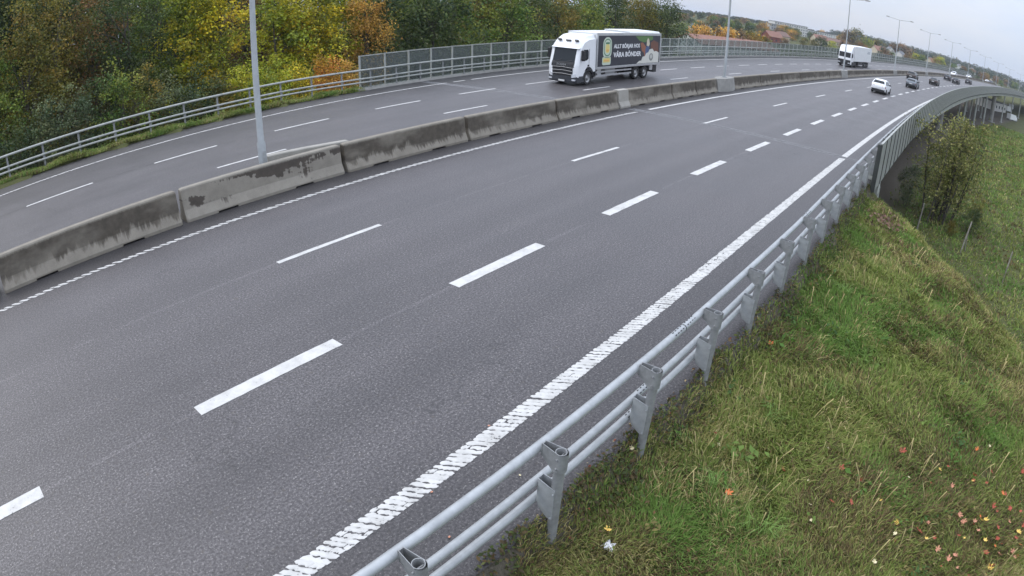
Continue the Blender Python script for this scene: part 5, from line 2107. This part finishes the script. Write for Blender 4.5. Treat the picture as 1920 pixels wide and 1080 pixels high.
LM = {'red': mat('red_leaf', tuple(lin(160, 76, 54)), .6), 'orange': mat('orange_leaf', tuple(lin(204, 112, 56)), .6), 'pink': mat('pale_red_leaf', tuple(lin(192, 134, 106)), .6),
      'yellow': mat('yellow_leaf', tuple(lin(226, 190, 96)), .6), 'pale': mat('pale_leaf', tuple(lin(220, 208, 168)), .6)}
rng = np.random.default_rng(77)
big = {c_: [maple(1.0, rng) for _ in range(2)] for c_ in LM}
for c_ in LM:
    for me in big[c_]:
        me.materials.append(LM[c_])
leaf_lab = {'red': 'dull red maple leaf lying in the grass at the lower right', 'orange': 'orange leaf among the red leaves at the lower right corner', 'pink': 'pale red curled leaf lying in the grass at the lower right',
            'yellow': 'yellow maple leaf lying among the red leaves at the lower right', 'pale': 'small pale cream leaf lying in the verge grass'}
LEAVES = [('red', .17, 7.21, 6.69), ('red', .11, 4.39, 6.32), ('red', .13, 5.52, 6.29), ('red', .08, 5.85, 6.03), ('red', .12, 5.04, 5.6), ('red', .12, 5.4, 5.54), ('red', .08, 8.7, 5.79), ('red', .09, 9.58, 6.03),
          ('pink', .14, 7.86, 5.09), ('pink', .14, 7.88, 4.93), ('pink', .11, 8.18, 4.87), ('pink', .10, 8.2, 4.69), ('red', .16, 6.64, 4.82), ('red', .09, 6.87, 4.65), ('pink', .11, 6.83, 4.39), ('red', .15, 7.98, 3.85),
          ('pink', .12, 8.5, 4.07), ('red', .12, 9.4, 4.99), ('red', .13, 8.94, 5.14), ('red', .13, 10.63, 5.91), ('orange', .13, 5.3, 9.73), ('orange', .13, 3.25, 5.83), ('yellow', .10, 1.35, 5.1), ('yellow', .10, 6.23, 5.06),
          ('yellow', .09, 6.7, 4.66), ('yellow', .11, 8.27, 4.46), ('yellow', .14, 7.93, 3.81), ('pink', .10, 7.99, 5.7), ('pink', .10, 7.2, 4.24), ('yellow', .10, 8.37, 4.86), ('pale', .07, 5.45, 6.72), ('pale', .05, 4.74, 6.03),
          ('pale', .06, 4.6, 5.55), ('pale', .06, 4.5, 5.23), ('pale', .08, 6.05, 4.83), ('pale', .07, 10.06, 6.75), ('pale', .06, 7.08, 6.07), ('pale', .09, 5.45, 4.39), ('pale', .06, 3.33, 6.77), ('pale', .08, 1.8, 6.38),
          ('red', .10, 8.6, 4.4), ('red', .11, 9.1, 4.3), ('red', .09, 8.9, 3.9), ('red', .12, 8.1, 4.2), ('pink', .09, 9.2, 4.7), ('red', .10, 7.5, 4.6), ('red', .11, 9.5, 4.5), ('red', .10, 8.75, 4.62), ('red', .09, 8.35, 3.7), ('red', .1, 9.6, 5.4)]
for _ in range(46):
    LEAVES.append((('red', 'pink', 'orange', 'red', 'yellow', 'pale')[rng.integers(0, 6)], rng.uniform(.05, .12), 9.0 + rng.normal(0, 1.3), 4.5 + rng.normal(0, 1.0)))
LEAVES = [q for q in LEAVES if q[3] > 2.6]
for c_, sz, x, y in LEAVES:
    o = link('fallen_leaf', big[c_][rng.integers(0, 2)])
    o.location = (x, y, float(ground_z([x], [y])[0]) + .125)
    o.rotation_euler = (rng.normal() * .3, rng.normal() * .3, rng.uniform(0, 6.28))
    o.scale = (sz * 1.35,) * 3
    lb = leaf_lab[c_]
    if c_ == 'yellow' and x < 2:
        lb = 'yellow maple leaf beside the crumpled white scrap near the guardrail post'
    if c_ == 'orange' and x < 6:
        lb = 'bright orange maple leaf alone in the grass' + (' high on the verge by the guardrail' if y > 8 else ' in the middle of the near verge')
    own = {(4.39, 6.32): 'leftmost dull red leaf on the verge, right of the orange leaf', (5.52, 6.29): 'dull red leaf standing upright in the grass above a pair of red leaves', (5.04, 5.6): 'left leaf of a close pair of red leaves in the grass',
           (5.4, 5.54): 'right leaf of a close pair of red leaves in the grass', (5.85, 6.03): 'small dull red leaf just right of the upright red leaf', (1.8, 6.38): 'pale leaf beside the foot of the second nearest guardrail post', (10.06, 6.75): 'pale cream leaf highest at the right edge of the verge'}
    lb = own.get((x, y), lb)
    if sz > .16 and c_ == 'red' and x > 7:
        lb = 'largest dull red leaf, alone in the grass right of the middle of the verge'
    tag(o, lb, 'leaf', 'fallen leaves on the verge')
# crumpled white scrap
mb = MB()
n = 14
pt_ = [(0.085 * (1 + .5 * math.sin(k * 2.3)) * math.cos(2 * math.pi * k / n), 0.085 * (1 + .45 * math.cos(k * 1.7)) * math.sin(2 * math.pi * k / n), .03 * math.sin(k * 2.9)) for k in range(n)]
mb.add([(0, 0, .05)] + pt_ + [(0, 0, .0)], [(0, k + 1, (k + 1) % n + 1) for k in range(n)] + [(n + 1, (k + 1) % n + 1, k + 1) for k in range(n)])
o = mb.build('paper_scrap', mat('white_paper', (.75, .75, .76), .7))
o.location = (1.34, 4.87, float(ground_z([1.34], [4.87])[0]) + .06)
tag(o, 'crumpled white scrap of litter on the bare earth by the guardrail', 'litter')
# little leaves and stalks too many to count
n = 5200
a, D = np.radians(rng.uniform(4, 72, n)), rng.uniform(3.9, 26, n) ** 1
x, y = D * np.sin(a), D * np.cos(a)
s, d = to_sd(x, y)
ed = edge_d(s)
w = np.exp(-np.clip(ed - d, 0, 9) / .35) * .9 + .06 + .5 * np.exp(-((x - 9.0) ** 2 / 3 + (y - 4.2) ** 2 / 3))
k_ = (d < ed + .25) & (rng.random(n) < w) & (s < 27 + (d - 2) * 1.28 + 3)
x, y, d, ed = x[k_], y[k_], d[k_], ed[k_]
onroad = d > ed
P_ = np.stack([x, y, np.where(onroad, .015, ground_z(x, y) + rng.uniform(.02, .10, len(x)))], 1)
pl = np.array([lin(170, 150, 110), lin(130, 100, 64), lin(196, 180, 140), lin(104, 78, 52), lin(150, 84, 60)])
V, F, C2 = leaf_cards(P_, rng.uniform(.03, .075, len(P_)), pl[rng.integers(0, 5, len(P_))] * rng.uniform(.7, 1.2, (len(P_), 1)), rng, 1.2, .6)
me = np_mesh('leaf_litter', V, F, False, C2)
me.materials.append(M['leaf'])
tag(link('leaf_litter', me), 'small dry leaves and stalks scattered along the edge of the asphalt', None, None, 'stuff')
# leaves on the asphalt itself
for q, (s, d) in enumerate(((3.6, 4.15), (4.6, 3.5), (5.6, 3.3), (6.6, 3.2), (5.1, 4.5), (9.4, 3.05), (3.2, 3.45), (12.2, 2.9))):
    o = link('fallen_leaf', big['pale' if q % 2 else 'pink'][q % 2])
    p = rp(np.array([s]), d, .014)[0]
    o.location = p
    o.rotation_euler = (rng.normal() * .2, rng.normal() * .2, rng.uniform(0, 6))
    o.scale = (.055,) * 3
    tag(o, 'small dry leaf lying on the asphalt shoulder beside the guardrail', 'leaf', 'leaves on the asphalt shoulder')

# old wooden fence posts on the low ground
for q, (x, y, h, tx, ty, lb) in enumerate(((27.08, 31.89, 1.9, .03, -.02, 'upright grey wooden fence post nearest the young tree'), (28.7, 28.51, 2.1, .28, .12, 'leaning grey wooden fence post propped by a strut, in the middle of the three'),
                                           (29.14, 24.22, 2.0, .06, .02, 'grey wooden fence post nearest the right edge of the photo'))):
    z = float(ground_z([x], [y])[0])
    mb = MB()
    mb.tube([(0, 0, -.4), (tx * h * .5, ty * h * .5, h * .5), (tx * h, ty * h, h)], [.06, .055, .05], 8)
    if q == 1:
        r0 = empty('fence_post', (x, y, z))
        mb.build('pole', M['wood'], r0, True)
        mb = MB()
        mb.tube([(.75, .3, -.3), (tx * h * .7, ty * h * .7, h * .7)], [.045, .04], 7)
        mb.build('strut', M['wood'], r0, True)
        o = r0
    else:
        o = mb.build('fence_post', M['wood'], None, True)
        o.location = (x, y, z)
    tag(o, lb, 'fence post', 'wooden fence posts')
# heap of raked earth and stones by the end of the rail
n = 500
pp = rp(rng.normal(23.6, 1.0, n), rng.normal(.9, .45, n), 0)
P_ = pp.copy()
P_[:, 2] = ground_z(pp[:, 0], pp[:, 1]) + rng.uniform(0, .16, n)
V, F, C2 = leaf_cards(P_, rng.uniform(.08, .2, n), np.array([lin(128, 96, 82), lin(104, 84, 70), lin(146, 120, 100)])[rng.integers(0, 3, n)], rng, .9, .7)
me = np_mesh('debris', V, F, False, C2)
me.materials.append(M['leaf'])
tag(link('debris', me), 'reddish brown dead leaves and earth heaped at the end of the verge', None, None, 'stuff')

# ---------------------------------------------------------------- town and hill
WALLC = {'white': worn('white_render', (.62, .61, .58), .8, 0, .06, .3), 'cream': worn('cream_render', (.55, .48, .36), .8, 0, .08, .3), 'red': worn('falu_red_boards', (.22, .06, .045), .8, 0, .1, .3), 'grey': worn('grey_render', (.36, .36, .36), .8, 0, .08, .3)}
ROOFC = {'red': worn('red_roof_tiles', (.25, .125, .09), .8, 0, .2, .6), 'brown': worn('brown_roof_tiles', (.17, .10, .075), .8, 0, .2, .6), 'grey': worn('grey_roof', (.13, .135, .145), .7, 0, .15, .5)}
WG = mat('house_window', (.05, .06, .075), .2)


def house(x, y, w, l, h, rh, wall, roof, rz, label, cat='house', group='houses in the far town', floors=1, flat=False, name='house', wins=True):
    z = float(np.min(ground_z([x - l / 3, x + l / 3, x], [y, y, y + w / 3]))) - .1
    r = empty(name, (x, y, z), rz)
    mb = MB()
    if flat:
        mb.bbox(-l / 2, l / 2, -w / 2, w / 2, 0, h)
    else:
        mb.prism([(-w / 2, 0), (w / 2, 0), (w / 2, h), (0, h + rh), (-w / 2, h)], 'x', -l / 2, l / 2)
    mb.build('wall', WALLC[wall], r)
    mb = MB()
    if flat:
        mb.bbox(-l / 2 - .3, l / 2 + .3, -w / 2 - .3, w / 2 + .3, h + .02, h + .5)
    else:
        k = rh / (w / 2)
        for sy in (1, -1):
            mb.loft([[(xx, sy * (w / 2 + .5), h - .5 * k + .05), (xx, 0, h + rh + .05), (xx, 0, h + rh + .3), (xx, sy * (w / 2 + .5), h - .5 * k + .3)] for xx in (-l / 2 - .5, l / 2 + .5)])
    rf = mb.build('roof', ROOFC[roof], r)
    if not flat:
        mb = MB()
        mb.bbox(l * .15, l * .15 + .8, -.4, .4, h + rh * .6, h + rh + 1.0)
        mb.build('chimney', ROOFC['brown'], rf)
    if wins:
        nw = max(2, int(l / 3.2))
        for f in range(floors):
            for q in range(nw):
                xx = -l / 2 + (q + .5) * l / nw
                for sy in (1, -1):
                    mb = MB()
                    zz = (f + .5) * h / floors
                    mb.bbox(xx - .65, xx + .65, sy * w / 2 - .04, sy * w / 2 + .04, zz - .6, zz + .75)
                    mb.build('window', WG, r)
    return tag(r, label, cat, group)


house(78, 219, 14, 46, 5.0, 2.7, 'white', 'red', R(30), 'long low white building with a terracotta roof beyond the bridge screens', 'building', None, wins=False)
HS = [
    (167, 384, 9, 12, 4.5, 3.5, 'red', 'red', 20, 1, 'red house with a red roof right of the yellowing trees'),
    (190, 420, 9, 14, 4.5, 3.0, 'cream', 'brown', 40, 1, 'cream house with a low brown roof beside the red house'),
    (246, 464, 9, 13, 5, 3.5, 'cream', 'red', 10, 1, 'cream house with an orange red roof above the olive bushes'),
    (292, 521, 10, 34, 3.6, 2.4, 'cream', 'brown', 8, 1, 'long low cream building with a brown roof left of the far lorry'),
    (306, 460, 9, 15, 5.5, 3.6, 'cream', 'red', 15, 2, 'cream house with a red roof right of the far lorry'),
    (362, 524, 9, 12, 6, 4, 'white', 'grey', 70, 2, 'white gabled house right of the red-roofed house by the far lorry'),
    (383, 533, 8, 10, 5, 3, 'white', 'grey', 30, 1, 'small white house left of the pale green bushes'),
    (443, 552, 11, 18, 4.5, 4.5, 'cream', 'red', 25, 1, 'red-roofed house left of the round yellow green tree'),
    (560, 635, 9, 14, 6, 4, 'white', 'grey', 60, 2, 'white house right of the round yellow green tree'),
    (590, 640, 9, 12, 6, 4, 'white', 'grey', 30, 2, 'white gabled house second right of the round yellow green tree'),
    (640, 664, 10, 22, 5, 4, 'red', 'red', 40, 1, 'red house with a red roof low on the hill'),
    (690, 690, 10, 26, 5, 4, 'cream', 'red', 30, 1, 'long red-roofed house low on the hill'),
    (720, 720, 10, 18, 5, 4, 'white', 'brown', 55, 1, 'white house with a brown roof low on the hill'),
    (800, 741, 12, 20, 7, 4, 'white', 'grey', 40, 2, 'white house with a dark roof at the right edge below the hill'),
    (830, 750, 10, 14, 7, 4, 'grey', 'grey', 20, 2, 'grey house at the right edge below the hill'),
    (108, 372, 8, 11, 3.5, 2.6, 'white', 'grey', 50, 1, 'small white house with a dark roof above the long low building'),
    (117, 388, 8, 12, 3.5, 2.6, 'white', 'grey', 10, 1, 'second small white house with a dark roof above the long low building'),
    (126, 372, 7, 10, 3.2, 2.4, 'white', 'grey', 70, 1, 'third small white house with a dark roof above the long low building'),
]
for x, y, w, l, h, rh, wl, rf, rz, fl, lb in HS:
    house(x, y, w, l, h, rh, wl, rf, R(rz), lb, floors=fl)
for q, (x, y, l, fl, rz, lb) in enumerate(((288, 620, 46, 4, 12, 'white apartment block highest on the hill at the left'), (335, 640, 40, 3, 10, 'white apartment block in the middle of the hilltop row'),
                                           (375, 668, 34, 3, 8, 'pale apartment block at the right of the hilltop row'), (262, 590, 30, 3, 20, 'grey apartment block half behind trees at the left of the hilltop row'))):
    house(x, y, 12, l, fl * 2.9, 2.5, 'white' if q < 3 else 'grey', 'grey', R(rz), lb, 'apartment block', 'apartment blocks on the hill', floors=fl, flat=True, name='apartment_block')

FAR = lambda H, rx: (H, rx, .6, 40, 1500, .75, 1.6, dict(trunk_r=.18))
FT = [
    (1316, 236, 'ochre', 11, 4.2, 'yellow brown tree right of the long white building, first of its row'), (1340, 250, 'brown', 11, 4.2, 'brown tree above the terracotta roof'),
    (1364, 245, 'ochre', 12, 4.6, 'yellow brown tree left of the second lamp column, above the terracotta roof'), (1388, 262, 'brown', 12, 4.6, 'brown tree right of the second lamp column'),
    (1412, 268, 'gold', 12, 5.0, 'gold tree at the right end of the terracotta roof'), (1430, 290, 'olive', 11, 4.6, 'olive tree at the end of the row above the terracotta roof'),
    (1510, 420, 'olive', 8, 5.5, 'wide olive bush below the apartment blocks'), (1530, 430, 'olive', 8, 5, 'olive bush right of the wide olive bush'), (1562, 470, 'lime', 8, 6, 'yellow green bush left of the far lorry'),
    (1590, 640, 'brown', 16, 8, 'big dark brown tree above the cab of the far lorry'), (1604, 640, 'olive', 18, 8, 'tall olive tree above the far lorry'), (1625, 640, 'lime', 14, 7, 'yellow tree above the trailer of the far lorry'),
    (1645, 660, 'olive', 14, 8, 'olive tree behind the trailer roof of the far lorry'), (1672, 690, 'brown', 14, 9, 'brown tree right of the far lorry'), (1690, 690, 'brown', 15, 9, 'broad red brown tree between two lamp columns'),
    (1706, 700, 'rust', 13, 8, 'rust brown tree left of the pale green bushes'), (1716, 640, 'lime', 9, 8, 'pale green bush left of the first whole lamp'), (1727, 640, 'green', 10, 8, 'round pale green bush left of the first whole lamp'),
    (1763, 660, 'lime', 12, 9, 'round yellow green tree right of a red-roofed house'), (1757, 690, 'gold', 11, 8, 'dull gold tree behind the round yellow green tree'), (1788, 720, 'green', 9, 9, 'dark green bush right of the round yellow green tree'),
    (1805, 760, 'brown', 9, 8, 'brown bush among the white houses'), (1822, 780, 'rust', 9, 9, 'rust bush below the wooded hill'), (1838, 780, 'brown', 9, 9, 'brown bush below the wooded hill near the red houses'),
    (1850, 800, 'gold', 9, 9, 'gold bush below the wooded hill near the red houses'), (1868, 820, 'rust', 9, 10, 'rust coloured thicket low on the wooded hill'), (1885, 840, 'brown', 9, 10, 'brown thicket at the right below the wooded hill'),
    (1902, 860, 'green', 10, 10, 'dark bush beside the white house at the right edge'), (1478, 560, 'olive', 9, 7, 'olive tree left of the hilltop apartment blocks'), (1462, 520, 'brown', 9, 6, 'brown tree among the houses right of the gold tree'),
    (1496, 570, 'green', 8, 6, 'green bush in front of the apartment blocks'), (1578, 700, 'olive', 11, 8, 'olive tree at the right end of the apartment row'), (1452, 470, 'olive', 7, 5, 'olive bush behind the red house'),
]
for q, (col, D, pal, H, rx, lb) in enumerate(FT):
    x, y = polar(bearing(col), D)
    sc = H / 10.0
    put_tree('far' + pal, 200 + q % 2, x, y, FAR(10, 4.6), pal, lb, 'tree', 'trees in the far town', scale=sc * (1 if rx < 7 else 1.15))
    kk = COL.objects[-1]

rng = np.random.default_rng(909)
for q in range(104):
    col = rng.uniform(1300, 1900) if q < 64 else rng.uniform(1275, 1490)
    D = rng.uniform(420, 860) if col > 1480 else rng.uniform(330, 800)
    pal = ('olive', 'brown', 'green', 'rust', 'dgreen', 'ochre', 'dgreen')[q % 7]
    x, y = polar(bearing(col), D)
    put_tree('far' + pal, 200 + q % 2, x, y, FAR(10, 4.6), pal, '%s tree among the houses of the far town' % {'olive': 'olive', 'brown': 'brown', 'green': 'green', 'rust': 'rust brown', 'dgreen': 'dark green', 'ochre': 'yellow brown'}[pal], 'tree', 'trees in the far town', scale=rng.uniform(.6, 1.1))

# wooded ridge: one mass of trees
rng = np.random.default_rng(303)
n = 2600
az = np.radians(rng.uniform(14, 62, n))
D = np.where(np.degrees(az) > 31, rng.uniform(880, 1500, n), rng.uniform(980, 1450, n))
x, y = D * np.sin(az), D * np.cos(az)
deg = np.degrees(az)
k_ = ((deg > 30) | ((D > 1000) & (rng.random(n) < .9)))
x, y, D, deg = x[k_], y[k_], D[k_], deg[k_]
n = len(x)
z = ground_z(x, y)
H = rng.uniform(6, 12, n) * np.where(deg < 29, .6, 1.05)
m = 46
u = rng.normal(size=(n, m, 3))
u /= np.linalg.norm(u, axis=2)[..., None]
rr_ = rng.uniform(.3, 1, (n, m, 1)) ** .5
P_ = np.stack([x, y, z + H * .55], 1)[:, None, :] + u * rr_ * np.stack([H * .42, H * .42, H * .5], 1)[:, None, :]
pl = np.array([lin(52, 66, 42), lin(60, 74, 46), lin(44, 60, 44), lin(74, 80, 48), lin(92, 84, 52), lin(56, 70, 50)]) * 1.15
tc_ = pl[np.minimum(rng.integers(0, 7, n), 5)]
C0 = tc_[:, None, :] * rng.uniform(.8, 1.2, (n, m, 1))
V, F, C2 = leaf_cards(P_.reshape(-1, 3), rng.uniform(1.3, 2.8, n * m), C0.reshape(-1, 3), rng, .5, .75)
me = np_mesh('forest', V, F, False, C2)
me.materials.append(M['leaf'])
tag(link('forest', me), 'dark wooded ridge on the skyline beyond the town', None, None, 'stuff')

# things seen between the bridge columns
vm = MB()


def van(x, y, rz, l, h, label):
    r = empty('box_van', (x, y, float(ground_z([x], [y])[0])), rz)
    mb = MB()
    mb.bbox(-l / 2, l * .28, -1.15, 1.15, .55, h)
    mb.build('box_body', M['lorry_box'], r)
    mb = MB()
    mb.prism([(l * .29, .4), (l * .5, .45), (l * .5, 1.25), (l * .42, 2.1), (l * .29, 2.2)], 'y', -1.05, 1.05)
    cb = mb.build('cab', M['white_paint'], r)
    mb = MB()
    mb.loft([[(l * .425 + .01, yy, 2.05), (l * .497 + .01, yy, 1.3), (l * .48, yy, 1.3), (l * .41, yy, 2.05)] for yy in (-.95, .95)])
    mb.build('windscreen', M['glass'], cb)
    wm = wheel_meshes(.4, .26, 12)
    for xx in (-l * .3, l * .36):
        for sy in (1, -1):
            add_wheel(r, wm, xx, sy * .98, .4)
    return tag(r, label, 'van', 'white vans parked beyond the bridge columns')


house(226, 226, 12, 15, 4.2, 1, 'white', 'grey', R(20), 'white flat-roofed shed seen between the slender bridge columns', 'building', None, flat=True, name='shed')
for x, y, rz, l, h, lb in ((246, 232, 20, 7, 3.0, 'white box van parked behind the thick bridge pier'), (268, 250, 35, 7.5, 3.1, 'white box van parked at the right between bridge columns'), (212, 196, 10, 6.5, 2.8, 'white box van parked nearest the bridge columns')):
    van(x, y, R(rz), l, h, lb)
house(292, 246, 10, 26, 6.5, 1, 'grey', 'grey', R(40), 'plain grey building behind the last bridge columns at the right edge', 'building', None, flat=True, name='warehouse')


# ---------------------------------------------------------------- air
hm = bpy.data.materials.new('haze_air')
hm.use_nodes = True
hm.node_tree.nodes.clear()
ho = hm.node_tree.nodes.new('ShaderNodeOutputMaterial')
hv = hm.node_tree.nodes.new('ShaderNodeVolumePrincipled')
hv.inputs['Density'].default_value = 0.00016
hv.inputs['Color'].default_value = (0.84, 0.90, 1.0, 1)
hm.node_tree.links.new(hv.outputs[0], ho.inputs['Volume'])
mb = MB()
mb.bbox(-5600, 5600, -5600, 5600, -15.0, 48.0)
hz = mb.build('haze', hm)
hz['kind'] = 'stuff'
hz['label'] = 'thin autumn haze lying over the valley and the far hill'
